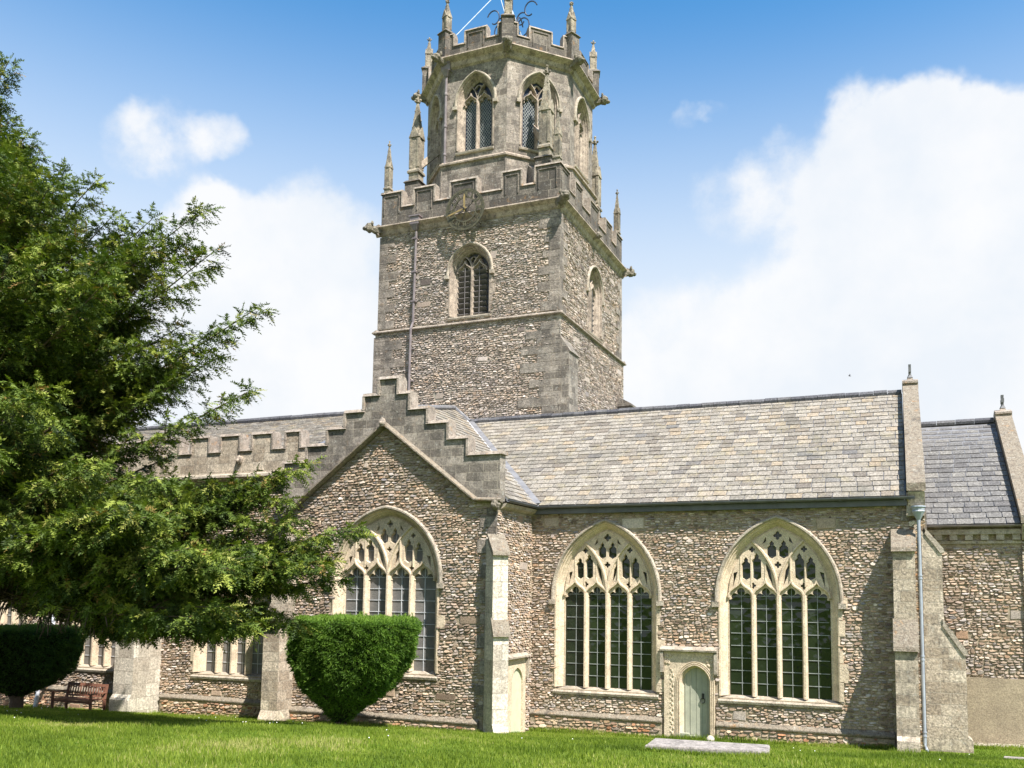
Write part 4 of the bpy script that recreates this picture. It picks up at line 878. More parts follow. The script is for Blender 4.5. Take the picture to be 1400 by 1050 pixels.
# stepped shoulders linking square and octagon at the corners
b = MB()
for sx in (-1, 1):
    for sy in (-1, 1):
        b = MB(); Tn = Matrix.Translation((TX+sx*3.05, TY+sy*3.05, 0)) @ Matrix.Rotation(rad({(1, -1): 45, (1, 1): 135, (-1, 1): 225, (-1, -1): 315}[(sx, sy)]), 4, 'Z')
        b.prism_x([(-0.95, 20.0), (-0.95, 20.9), (0.9, 22.3), (0.9, 20.0)], -0.55, 0.55, Tn); part('lantern_shoulder', b, 'ashlar_tower')
lst = []; OP = OW+0.10; OSP = OP*math.tan(PI/8)
octo(lambda T, a: lst.append(battlement(T, OSP, OC+0.16, 27.80, 28.36, [(-OSP, -OSP+0.42), (-0.50, 0.50), (OSP-0.42, OSP)], th=0.26, proud=0.002, t=0.08, o=0.05)), OP)
side_parts(lst, 'lantern_parapet')
b = MB(); b.taper(TX, TY, 27.5, 27.6, OW-0.2, OW-0.2, n=8, rot=PI/8, k=1/math.cos(PI/8)); b.taper(TX, TY, 27.6, 28.3, 1.6, 0.2, n=8, rot=PI/8, k=1.08); part('lantern_roof', b, 'lead')

def pinnacle(cx, cy, z0, zt, w_, a=0, mat='pinnacle_stone', tipmat=None, crockets=True):
    H = zt-z0; T = TR(cx, cy, z0, a); b = MB()
    b.taper(0, 0, 0, H*0.10, w_*1.05, w_*1.05, T); b.taper(0, 0, H*0.10, H*0.12, w_*1.3, w_*1.3, T); b.taper(0, 0, H*0.12, H*0.145, w_*1.3, w_, T)
    zs_ = H*0.52; b.taper(0, 0, H*0.14, zs_, w_, w_, T)
    for k in range(4):                        # gablets over sunk panels
        Tk = T @ Matrix.Rotation(k*PI/2, 4, 'Z')
        b.prism([(-w_*1.15, zs_-w_*0.5), (w_*1.15, zs_-w_*0.5), (0, zs_+w_*1.9)], -w_*1.22, -w_*0.6, Tk)
        for s_ in (-1, 1): b.box(*sorted((s_*w_*0.62, s_*w_*1.0)), -w_*1.12, -w_*0.9, H*0.16, zs_-w_*0.4, Tk)
    b.taper(0, 0, zs_, H*0.90, w_*0.92, w_*0.20, T)
    if crockets:
        for t in (0.25, 0.5, 0.75):
            z = zs_+(H*0.90-zs_)*t; r = w_*(0.92+(0.20-0.92)*t)
            for k in range(4): th = PI/4+k*PI/2; b.blob((r*1.3*math.cos(th), r*1.3*math.sin(th), z), (w_*0.16,)*3, T, 5, 4)
    z = H*0.91
    b.taper(0, 0, z-w_*0.1, z+w_*0.1, w_*0.45, w_*0.45, T, 8, 0, 1)
    for k in range(4): th = k*PI/2; b.blob((w_*0.55*math.cos(th), w_*0.55*math.sin(th), z+w_*0.35), (w_*0.28, w_*0.28, w_*0.26), T, 6, 4)
    b.taper(0, 0, z, H-w_*0.3, w_*0.24, w_*0.2, T, 6, 0, 1); b.blob((0, 0, H-w_*0.25), (w_*0.3, w_*0.3, w_*0.32), T, 6, 5)
    return part('pinnacle', b, mat)
for k in range(8):
    a = rad(k*45+22.5-90); r = (OW+0.02)/math.cos(PI/8)
    pinnacle(TX+r*math.cos(a), TY+r*math.sin(a), 28.44, 30.2, 0.145, k*45+22.5)
    m_ = MB(); m_.taper(0, 0, OC+0.16, 28.48, 0.25, 0.25, TR(TX+(r+0.02)*math.cos(a), TY+(r+0.02)*math.sin(a), 0, k*45+22.5)); m_.taper(0, 0, 28.48, 28.58, 0.31, 0.24, TR(TX+(r+0.02)*math.cos(a), TY+(r+0.02)*math.sin(a), 0, k*45+22.5)); part('pinnacle_pedestal', m_, 'ashlar_parapet')
for sx, sy in ((-1, -1), (1, -1), (1, 1), (-1, 1)):
    pinnacle(TX+sx*(HWT-0.17), TY+sy*(HWT-0.17), 21.25, 23.80, 0.125)
    cx, cy = TX+sx*(HWT-1.05), TY+sy*(HWT-1.05)
    m_ = MB(); m_.box(cx-0.36, cx+0.36, cy-0.36, cy+0.36, 20.0, 22.0); m_.taper(cx, cy, 22.0, 22.1, 0.42, 0.34); part('pinnacle_pedestal', m_, 'ashlar_parapet')
    pinnacle(cx, cy, 22.05, 26.3, 0.23)
    # flying strut to the lantern
    f = MB(); dx, dy = -sx/math.sqrt(2), -sy/math.sqrt(2); ang = math.degrees(math.atan2(dy, dx))
    Tn = TR(cx, cy, 0, ang); f.prism_x([(-0.12, 0), (0.12, 0), (0.12, 1), (-0.12, 1)], 0, 0, Tn) if False else None
    R90 = Tn; f.prism([(0.15, 22.7), (0.15, 23.05), (1.35, 24.35), (1.35, 23.95)], -0.11, 0.11, R90); part('flying_buttress', f, 'limestone_old')
def gargoyle(T, s=1.0):
    """beast leaning out along local -y"""
    T = T @ Matrix.Translation((0, 0.16, 0)); b = MB(); b.tube([(0, 0.10, 0), (0, -0.18*s, 0.02), (0, -0.42*s, 0.0), (0, -0.60*s, 0.05)], [0.22*s, 0.24*s, 0.19*s, 0.15*s], 8, T)
    b.blob((0, -0.68*s, 0.06), (0.22*s, 0.22*s, 0.21*s), T, 9, 7, 0.12); b.blob((0, -0.86*s, 0.0), (0.13*s, 0.13*s, 0.09*s), T, 8, 5)
    for q in (-1, 1):
        b.blob((q*0.17*s, -0.60*s, 0.22), (0.08*s, 0.07*s, 0.12*s), T, 6, 4); b.blob((q*0.14*s, -0.28*s, -0.10), (0.06*s, 0.13*s, 0.09*s), T, 6, 4); b.blob((q*0.07*s, -0.80*s, 0.11), (0.03*s,)*3, T, 6, 4)
    return part('gargoyle', b, 'gargoyle_stone')
for k in range(4):
    a = k*90+45; gargoyle(TR(TX, TY, ZC+0.02, a) @ Matrix.Translation((0, -HWT*math.sqrt(2)-0.02, 0)), 1.0)
gargoyle(TR(x1, TY-0.3, ZC+0.05, 90), 0.7)
for k in range(8):
    a = k*45+22.5; gargoyle(TR(TX, TY, OC+0.02, a) @ Matrix.Translation((0, -OW/math.cos(PI/8)-0.02, 0)), 1.0)
# rainwater pipes on the tower
b = MB(); px = -7.98; py = y0-0.16
b.tube([(px+0.06, py+0.02, 19.25), (px+0.05, py+0.03, 18.9), (px, py+0.03, 15.2), (px-0.02, py-0.10, 14.9), (px-0.05, py-0.10, 10.5)], 0.055, 8)
for z in (18.9, 17.4, 16.1, 14.0, 12.6): b.box(px-0.11, px+0.11, py-0.04, py+0.12, z, z+0.06)
b.box(px-0.19, px+0.25, py-0.14, py+0.16, 19.52, 19.86); b.taper(px+0.03, py, 19.28, 19.52, 0.08, 0.17); b.box(px-0.23, px+0.29, py-0.18, py+0.16, 19.86, 19.92)
part('downpipe', b, 'pipe_dark')
T = TR(TX, TY) @ Matrix.Translation((-OS+0.06, -OW-0.08, 0)); b = MB()
b.tube([(0, 0, 26.6), (0, 0, 20.2)], 0.06, 8, T); b.box(-0.22, 0.22, -0.12, 0.10, 26.7, 27.05, T); b.taper(0, -0.02, 26.45, 26.7, 0.07, 0.18, T); b.box(-0.24, 0.24, -0.15, 0.08, 27.05, 27.10, T)
for z in (25.6, 24.1, 22.8, 21.4): b.lathe([(0.08, 0), (0.085, 0.06), (0.07, 0.12)], (0, 0, z), 8, T)
part('downpipe', b, 'pipe_dark')
# skeleton clock
CX, CZ, CYY, CR = -5.42, 19.72, y0-0.42, 0.86
T = TR(CX, CYY, CZ); b = MB()
ring = lambda r, n=40: [(r*math.cos(2*PI*i/n), r*math.sin(2*PI*i/n)) for i in range(n)]
for r, t in ((CR, 0.048), (CR*0.90, 0.02), (CR*0.62, 0.03)): b.sweep2(ring(r), [(t, 0.02), (t, -0.02), (-t, -0.02), (-t, 0.02), (t, 0.02)], T, closed=True)
for i in range(60): b.box(-0.006, 0.006, -0.012, 0.012, CR*0.90, CR, T @ Matrix.Rotation(rad(i*6), 4, 'Y'))
clock = part('clock', b, 'clock_iron')
nu = MB(); num = ['XII', 'I', 'II', 'III', 'IV', 'V', 'VI', 'VII', 'VIII', 'IX', 'X', 'XI']
ra, rb = CR*0.66, CR*0.87
def stroke(Tn, xa, xb, wd=0.022): 
    nu.sweep2([(xa, ra), (xb, rb)], [(wd, 0.0), (wd, -0.03), (-wd, -0.03), (-wd, 0.0), (wd, 0.0)], Tn, ends=False)
for i, s_ in enumerate(num):
    Tn = T @ Matrix.Rotation(rad(i*30), 4, 'Y'); wds = {'I': 0.045, 'V': 0.10, 'X': 0.10}; tot = sum(wds[c] for c in s_); x = -tot/2
    for c in s_:
        if c == 'I': stroke(Tn, x+0.0225, x+0.0225)
        elif c == 'V': stroke(Tn, x+0.05, x+0.01); stroke(Tn, x+0.05, x+0.09, 0.011)
        else: stroke(Tn, x+0.01, x+0.09); stroke(Tn, x+0.09, x+0.01, 0.007)
        x += wds[c]
obj('numeral', nu, 'clock_iron', clock)
for ang, ln, wd in ((-1, 0.66, 0.06), (-107, 0.84, 0.045)):
    h_ = MB(); Tn = T @ Matrix.Rotation(rad(ang), 4, 'Y'); e = -0.09 if ang > -50 else -0.12
    h_.prism([(-wd*0.6, -0.12), (wd*0.6, -0.12), (wd*0.7, ln*0.75), (0, ln), (-wd*0.7, ln*0.75)], e, e+0.02, Tn); obj('clock_hand', h_, 'clock_gold', clock)
s_ = MB(); s_.tube([(0, -0.14, 0), (0, 0.35, 0)], 0.04, 8, T)
for a_ in (40, 140, 250, 320, 200): s_.tube([(0, 0.05, 0), (CR*math.cos(rad(a_)), 0.01, CR*math.sin(rad(a_)))], 0.014, 6, T)
for a_ in (45, 135, 225, 315): s_.tube([(CR*0.95*math.cos(rad(a_)), 0, CR*0.95*math.sin(rad(a_))), (CR*0.9*math.cos(rad(a_)), 0.42, CR*0.9*math.sin(rad(a_)))], 0.016, 6, T)
obj('clock_bracket', s_, 'iron', clock)
# weathervane frame above the lantern
b = MB(); b.tube([(TX, TY, 27.9), (TX, TY, 34.5)], 0.05, 8)
vane = part('weathervane', b, 'iron_blue')
b = MB()
for a_ in (-135, -45, 45, 135):
    c = Vector((TX+1.55*math.cos(rad(a_)), TY+1.55*math.sin(rad(a_)), 28.0)); b.tube([c, (TX, TY, 31.7)], 0.022, 6)
    c = Vector((TX+2.9*math.cos(rad(a_+20)), TY+2.9*math.sin(rad(a_+20)), 28.4))
for sx in (-1, 1): b.tube([(TX+sx*1.35, TY-OW+0.35 if sx > 0 else TY-OW+0.3, 28.5), (TX, TY-1.5, 31.6)], 0.018, 6)
obj('stay', b, 'rod', vane)
b = MB()
for a_ in (-90, 0, 90, 180):
    Tn = TR(TX, TY, 0, a_)
    for (c0, r0, t0, t1) in ((0.55, 0.45, -100, 150), (0.95, 0.38, 20, 300), (0.50, 0.30, 60, 330)):
        zz = 30.0+(c0*1.4 if r0 > 0.4 else c0*0.9+0.6)
        b.tube([(c0+r0*(1-0.5*t)*math.cos(rad(t0+(t1-t0)*t)), 0, zz+r0*1.3*(1-0.5*t)*math.sin(rad(t0+(t1-t0)*t))) for t in np.linspace(0, 1, 16)], 0.034, 5, Tn)
obj('scroll_ironwork', b, 'iron_blue', vane)

# ------------------------------------------------------------------ ground
def gz(x, y):
    base = -0.36-0.021*np.clip(11-x, -6, 45)
    s = np.clip(-y-0.8, 0, None)
    up = 0.146*s - 0.066*np.clip(s-10.2, 0, None) - 0.07*np.clip(s-26, 0, None)
    return base+np.clip(up, 0, 4.2)+0.03*np.sin(x*0.7+y*0.4)*np.clip(s/4, 0, 1)+0.02*np.sin(x*1.9-y*1.3)*np.clip(s/4, 0, 1)
xs_ = np.unique(np.concatenate([np.linspace(-900, -45, 12), np.linspace(-45, 35, 161), np.linspace(35, 900, 12)])); ys_ = np.unique(np.concatenate([np.linspace(-400, -40, 8), np.linspace(-40, 6, 120), np.linspace(6, 900, 14)]))
X_, Y_ = np.meshgrid(xs_, ys_); Z_ = gz(X_, Y_)
V = np.stack([X_.ravel(), Y_.ravel(), Z_.ravel()], 1); nx = len(xs_); ny = len(ys_)
I = (np.arange(ny-1)[:, None]*nx+np.arange(nx-1)[None]).ravel(); F = np.stack([I, I+1, I+nx+1, I+nx], 1)
g_ = np_obj('ground', V, F, 'lawn'); tag(g_, kind='structure'); g_.data.polygons.foreach_set('use_smooth', [True]*len(F))
# grass blades over the visible lawn
_pr = random.Random(9); PATCH = [(_pr.uniform(-24, 15), _pr.uniform(-16, -1), _pr.uniform(0.3, 1.3), _pr.choice((-0.35, 0.3, 0.45, -0.25))) for _ in range(70)]
def blades(n, xr, yr, hmin, hmax, wd, keep=None):
    x = RNG.uniform(*xr, n); y = RNG.uniform(*yr, n)
    if keep is not None: k = keep(x, y); x, y = x[k], y[k]
    n = len(x); z = gz(x, y); h = RNG.uniform(hmin, hmax, n)*(0.75+0.5*(np.sin(x*1.3+np.sin(y*2.1))*0.5+0.5)); a = RNG.uniform(0, 2*PI, n); l = RNG.uniform(0, 0.7, n)*h; la = RNG.uniform(0, 2*PI, n)
    wx, wy = np.cos(a)*wd, np.sin(a)*wd
    A_ = np.stack([x-wx, y-wy, z-0.005], 1); B_ = np.stack([x+wx, y+wy, z-0.005], 1); C_ = np.stack([x+l*np.cos(la), y+l*np.sin(la), z+h], 1)
    V = np.stack([A_, B_, C_], 1).reshape(-1, 3); F = np.arange(3*n).reshape(-1, 3)
    pat = 0.5+0.16*np.sin(x*0.9+1.3*np.sin(y*0.8))+0.10*np.sin(x*3.7+y*2.9+np.sin(x*1.7))+0.10*np.sin(y*6.1+x*1.1)
    for cx, cy, rr, am in PATCH: pat = pat+am*np.exp(-((x-cx)**2+(y-cy)**2)/rr**2)
    t = np.clip(pat+RNG.normal(0, 0.2, n), 0, 1); return V, F, np.repeat(t, 3)
def lawnkeep(x, y):
    k = ~((y > -0.2) & (x < 12.2)); k &= ~((x < 0.4) & (x > -7.4) & (y > -2.95)); k &= ~((x < -7) & (y > -2.15)); k &= ~((x > 6.85) & (x < 9.15) & (y > -10.90) & (y < -9.86)); k &= ~((x > 12.2) & (y > 1.0)); k &= ~((x > 10.9) & (x < 12.95) & (y > -1.1)); return k
V1, F1, t1 = blades(330000, (-27, 16.5), (-13.0, 1.2), 0.035, 0.085, 0.009, lawnkeep)
V2, F2, t2 = blades(200000, (-27, 14), (-21, -13), 0.035, 0.085, 0.009)
V1, F1, t1 = np.concatenate([V1, V2]), np.concatenate([F1, F2+len(V1)]), np.concatenate([t1, t2])
for (n_, xr_, yr_, hm) in ((5000, (0.3, 11.0), (-0.36, -0.14), 0.17), (3500, (-6.8, 0.0), (-3.12, -2.92), 0.16), (5000, (-20, -7.4), (-2.42, -2.14), 0.18), (1400, (6.85, 9.25), (-11.02, -10.84), 0.12), (600, (10.9, 12.9), (-1.35, -1.12), 0.16), (900, (12.9, 15), (0.6, 1.0), 0.16)):
    Va, Fa, ta = blades(n_, xr_, yr_, 0.05, hm, 0.010); V1, F1, t1 = np.concatenate([V1, Va]), np.concatenate([F1, Fa+len(V1)]), np.concatenate([t1, ta])
grass = np_obj('grass', V1, F1, 'grass_blade', t1)
tag(grass, 'mown green lawn grass sloping down to the church', 'grass', kind='stuff')
n = 170; x = RNG.uniform(-20, 14, n); y = RNG.uniform(-12.5, -2, n); k = lawnkeep(x, y) & (np.sin(x*0.8+y)*0.5+RNG.uniform(0, 1, n) > 0.55); x, y = x[k], y[k]; z = gz(x, y)+0.085
V = []; F = []
for i in range(len(x)):
    q = len(V); r = 0.012
    V += [(x[i]+r*math.cos(t), y[i]+r*math.sin(t), z[i]+0.006*math.sin(t*2)) for t in np.linspace(0, 2*PI, 6, endpoint=False)] + [(x[i], y[i], z[i]+0.012)]
    F += [(q+j, q+(j+1) % 6, q+6) for j in range(6)]
tag(np_obj('daisies', np.array(V), np.array(F), 'daisy'), 'small white daisies scattered through the lawn', 'daisies', kind='stuff')
# gravel strip by the vestry
b = MB(); vs = []
for i in range(500):
    x = random.uniform(12.4, 16); y = random.uniform(1.05, 1.5); b.blob((x, y, float(gz(x, y))+0.02), (0.03, 0.03, 0.022), None, 5, 3, 0.2)
tag(obj('gravel', b, 'gravel'), 'pale gravel strip at the foot of the rendered vestry wall', 'gravel', kind='stuff')
b = MB(); b.prism([(0, 0), (0.9, 0.02), (0.9, 0.10), (0.02, 0.07)], 0, 0.5, TR(13.5, -1.2, float(gz(13.8, -1.0))-0.04, -6)); o = obj('paving_stone', b, 'slab', base=(13.9, -1.0, float(gz(13.8, -1.0))))
tag(o, 'pale flat paving stone in the grass right of the corner buttress', 'paving stone')

# ------------------------------------------------------------------ grave slab
def slab_mesh():
    b = MB(); c = [(7.02, -10.80), (9.14, -10.76), (9.06, -10.05), (6.98, -10.03)]; zt = [float(gz(x, -10.75))+0.10 for x, y in c]
    rng = random.Random(3); top = []; bot = []; side = []
    per = []
    for i in range(4):
        (xa, ya), (xb, yb) = c[i], c[(i+1) % 4]
        for k in range(8):
            t = k/8; per.append((xa+(xb-xa)*t+rng.uniform(-.008, .008), ya+(yb-ya)*t+rng.uniform(-.008, .008), zt[i]*(1-t)+zt[(i+1) % 4]*t))
    cx, cy = 8.04, -10.3; n = len(per); vs = []
    for s_, dz in ((0.985, 0.0), (1.0, -0.02), (1.0, -0.4)):
        vs += [(cx+(p[0]-cx)*s_, cy+(p[1]-cy)*s_, p[2]+dz) for p in per]
    fs = [tuple(range(n))] + [(r*n+i, (r+1)*n+i, (r+1)*n+(i+1) % n, r*n+(i+1) % n) for r in range(2) for i in range(n)]
    b.add(vs, fs); return b
tag(obj('grave_slab', slab_mesh(), 'slab', base=(8.04, -10.3, float(gz(8.04, -10.3)))), 'weathered pale grave slab lying flat in the lawn before the small door', 'grave slab')
b = MB(); b.blob((6.02, -0.28, -0.44), (0.13, 0.12, 0.12), None, 12, 8, 0.06); tag(obj('round_stone', b, 'pebble', base=(6.02, -0.28, -0.5), smooth=True), 'round pale stone at the right foot of the green arched door', 'stone')
b = MB(); b.prism([(4.98, -0.6), (5.55, -0.6), (5.55, -0.40), (5.35, -0.40), (5.33, -0.34), (4.98, -0.34)], -0.12, 0.05); tag(obj('threshold_board', b, 'door_green', base=(5.3, -0.05, -0.5)), 'short pale green board at the left foot of the arched door', 'board')

# ------------------------------------------------------------------ bench
bx, by = -15.35, -3.1; bz = float(gz(bx, by-0.3))-0.02
bench = thing('bench', 'red-brown wooden slatted garden bench against the aisle wall', 'bench', (bx, by-0.3, bz))
TB = TR(bx, by, bz, 0)
def bpart(name, mb): return obj(name, mb, 'bench_wood', bench)
b = MB()
for i in range(5): b.box(-0.88, 0.88, -0.58+i*0.115, -0.58+i*0.115+0.095, 0.42, 0.445, TB)
bpart('seat', b)
b = MB(); Tb = TB @ Matrix.Translation((0, -0.03, 0.42)) @ Matrix.Rotation(rad(-10), 4, 'X'); b.box(-0.86, 0.86, -0.02, 0.02, 0.42, 0.52, Tb); b.box(-0.86, 0.86, -0.02, 0.02, 0.06, 0.12, Tb)
for i in range(14): b.box(-0.80+i*0.1205, -0.76+i*0.1205, -0.011, 0.011, 0.121, 0.419, Tb)
bpart('backrest', b)
for x in (-0.9, 0.9):
    b = MB(); b.box(x-0.035, x+0.035, -0.62, -0.55, 0, 0.64, TB); bpart('leg', b)
    b = MB(); b.box(x-0.035, x+0.035, -0.06, 0.01, 0, 0.44, TB); b.box(x-0.035, x+0.035, -0.03, 0.035, 0.0, 0.53, Tb); bpart('leg', b)
    b = MB(); b.box(x-0.045, x+0.045, -0.68, 0.02, 0.641, 0.68, TB); bpart('armrest', b)
b = MB(); b.box(-0.86, 0.86, -0.60, -0.57, 0.33, 0.415, TB); bpart('apron', b)

# ------------------------------------------------------------------ clipped yew bushes
def rotmats(n, up_bias=0.0):
    q = RNG.normal(size=(n, 4)); q /= np.linalg.norm(q, axis=1)[:, None]; w_, x, y, z = q.T
    return np.stack([1-2*(y*y+z*z), 2*(x*y-z*w_), 2*(x*z+y*w_), 2*(x*y+z*w_), 1-2*(x*x+z*z), 2*(y*z-x*w_), 2*(x*z-y*w_), 2*(y*z+x*w_), 1-2*(x*x+y*y)], 1).reshape(-1, 3, 3)
def topiary(name, label, base, prof, mat, n, asp=0.8, lean=(0, 0), stem=0.18, group='clipped yew bushes', rnd=0.5):
    """prof: (height, radius); flat top; leaves as small crossed tufts over the clipped surface"""
    root = thing(name, label, 'shrub', base, group)
    zs = np.array([p[0] for p in prof]); rs = np.array([p[1] for p in prof]); zt = zs[-1]
    def surf(th, z, k=1.0):
        r = np.interp(z, zs, rs)*k*(1+0.035*np.sin(3*th+1)+0.03*np.sin(7*th+z*3)+0.025*np.sin(11*th-z*5))
        c = np.abs(np.cos(th))**1.0; sq = 1/np.maximum(np.abs(np.cos(th))**4+np.abs(np.sin(th))**4, 1e-3)**0.25; r = r*(1+(sq-1)*rnd)
        return base[0]+lean[0]*z/zt+r*np.cos(th), base[1]+lean[1]*z/zt+r*np.sin(th)*asp, base[2]+z
    b = MB(); m_, k_ = 40, 24; vs = []; fs = []
    for i in range(m_+1):
        z = zs[0]+(zt-0.06-zs[0])*i/m_
        for j in range(k_): x, y, zz = surf(np.array(2*PI*j/k_), z, 0.95); vs.append((float(x), float(y), float(zz)))
    for i in range(m_):
        for j in range(k_): fs.append((i*k_+j, i*k_+(j+1) % k_, (i+1)*k_+(j+1) % k_, (i+1)*k_+j))
    fs.append(tuple(m_*k_+j for j in range(k_))); b.add(vs, fs); obj('dark_core', b, 'shrub_core', root)  # near-black solid under the leaves: inner shade put into its colour
    b = MB(); b.tube([(base[0], base[1], base[2]-0.3), (base[0]+0.03, base[1], base[2]+0.4), (base[0]+lean[0]*0.3, base[1], base[2]+1.0)], [stem, stem*0.85, stem], 10)
    for a in (0.6, 2.2, 3.9, 5.2): b.tube([(base[0], base[1], base[2]+0.25), (base[0]+0.5*math.cos(a), base[1]+0.4*math.sin(a), base[2]+0.9)], [stem*0.5, stem*0.3], 7)
    obj('trunk', b, 'bark', root)
    ns = int(n*0.78); z = RNG.uniform(0, 1, ns)**0.75*(zt-zs[0])+zs[0]; keep = RNG.uniform(0, 1, ns) < np.interp(z, zs, rs)/rs.max(); z = z[keep]; th = RNG.uniform(0, 2*PI, len(z))
    x, y, zz = surf(th, z, 1.0); Nn_ = np.stack([np.cos(th), np.sin(th), np.full_like(th, -0.1)], 1); 
    nt = n-ns; th2 = RNG.uniform(0, 2*PI, nt); kk = np.sqrt(RNG.uniform(0, 1, nt)); x2, y2, z2 = surf(th2, np.full(nt, zt), 1.0); cx = base[0]+lean[0]; cy = base[1]+lean[1]
    x2 = cx+(x2-cx)*kk; y2 = cy+(y2-cy)*kk; z2 = z2+RNG.normal(0, 0.012, nt)+0.03*np.sin(x2*3)*np.sin(y2*2.3)
    P_ = np.concatenate([np.stack([x, y, zz], 1), np.stack([x2, y2, z2], 1)]); Nn_ = np.concatenate([Nn_, np.tile([0, 0, 1.0], (nt, 1))])
    bm_ = 0.5+0.5*np.sin(P_[:, 0]*9+2*np.sin(P_[:, 2]*7))*np.sin(P_[:, 2]*8+P_[:, 1]*7); P_ += Nn_*(RNG.normal(0, 0.03, len(P_))+0.07*(bm_-0.5)+np.where(RNG.uniform(0, 1, len(P_)) < 0.01, 0.10, 0))[:, None]; N_ = len(P_)
    lf = 5; d = Nn_[:, None, :]*0.75+RNG.normal(0, 0.55, (N_, lf, 3)); d /= np.linalg.norm(d, axis=2)[:, :, None]
    s_ = np.cross(d, RNG.normal(size=(N_, lf, 3))); s_ /= np.linalg.norm(s_, axis=2)[:, :, None]; L_ = RNG.uniform(0.06, 0.12, (N_, lf, 1)); w_ = 0.014
    A_ = P_[:, None, :]-s_*w_-d*0.02; B_ = P_[:, None, :]+s_*w_-d*0.02; C_ = P_[:, None, :]+d*L_
    V = np.stack([A_, B_, C_], 2).reshape(-1, 3); F = np.arange(len(V)).reshape(-1, 3)
    t = np.clip(np.repeat(RNG.normal(0.35, 0.2, N_)+0.3*bm_+0.25*Nn_[:, 2], lf*3)+np.tile([-.12, -.12, .12], N_*lf), 0, 1)  # top and bulges tinted lighter, hollows darker: light put into the leaf colour
    o = np_obj('foliage', V, F, mat, t); o.parent = root; o.matrix_parent_inverse = Matrix.Translation(-Vector(base)); return root
bz1 = float(gz(-3.2, -5.3))
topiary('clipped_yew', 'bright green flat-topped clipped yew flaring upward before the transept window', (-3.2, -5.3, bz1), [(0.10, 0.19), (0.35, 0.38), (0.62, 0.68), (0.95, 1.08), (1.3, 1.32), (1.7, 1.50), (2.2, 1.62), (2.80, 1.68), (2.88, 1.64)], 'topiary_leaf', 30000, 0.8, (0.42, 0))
bz2 = float(gz(-16.3, -5.0))
topiary('clipped_yew', 'dark shaded flat-topped clipped yew left of the wooden bench', (-16.3, -5.0, bz2), [(0.45, 0.25), (0.62, 0.6), (0.85, 1.05), (1.15, 1.45), (1.5, 1.75), (1.95, 1.9), (2.55, 1.95), (2.65, 1.9)], 'topiary_shaded_leaf', 18000, 0.8, (0, 0), 0.24)

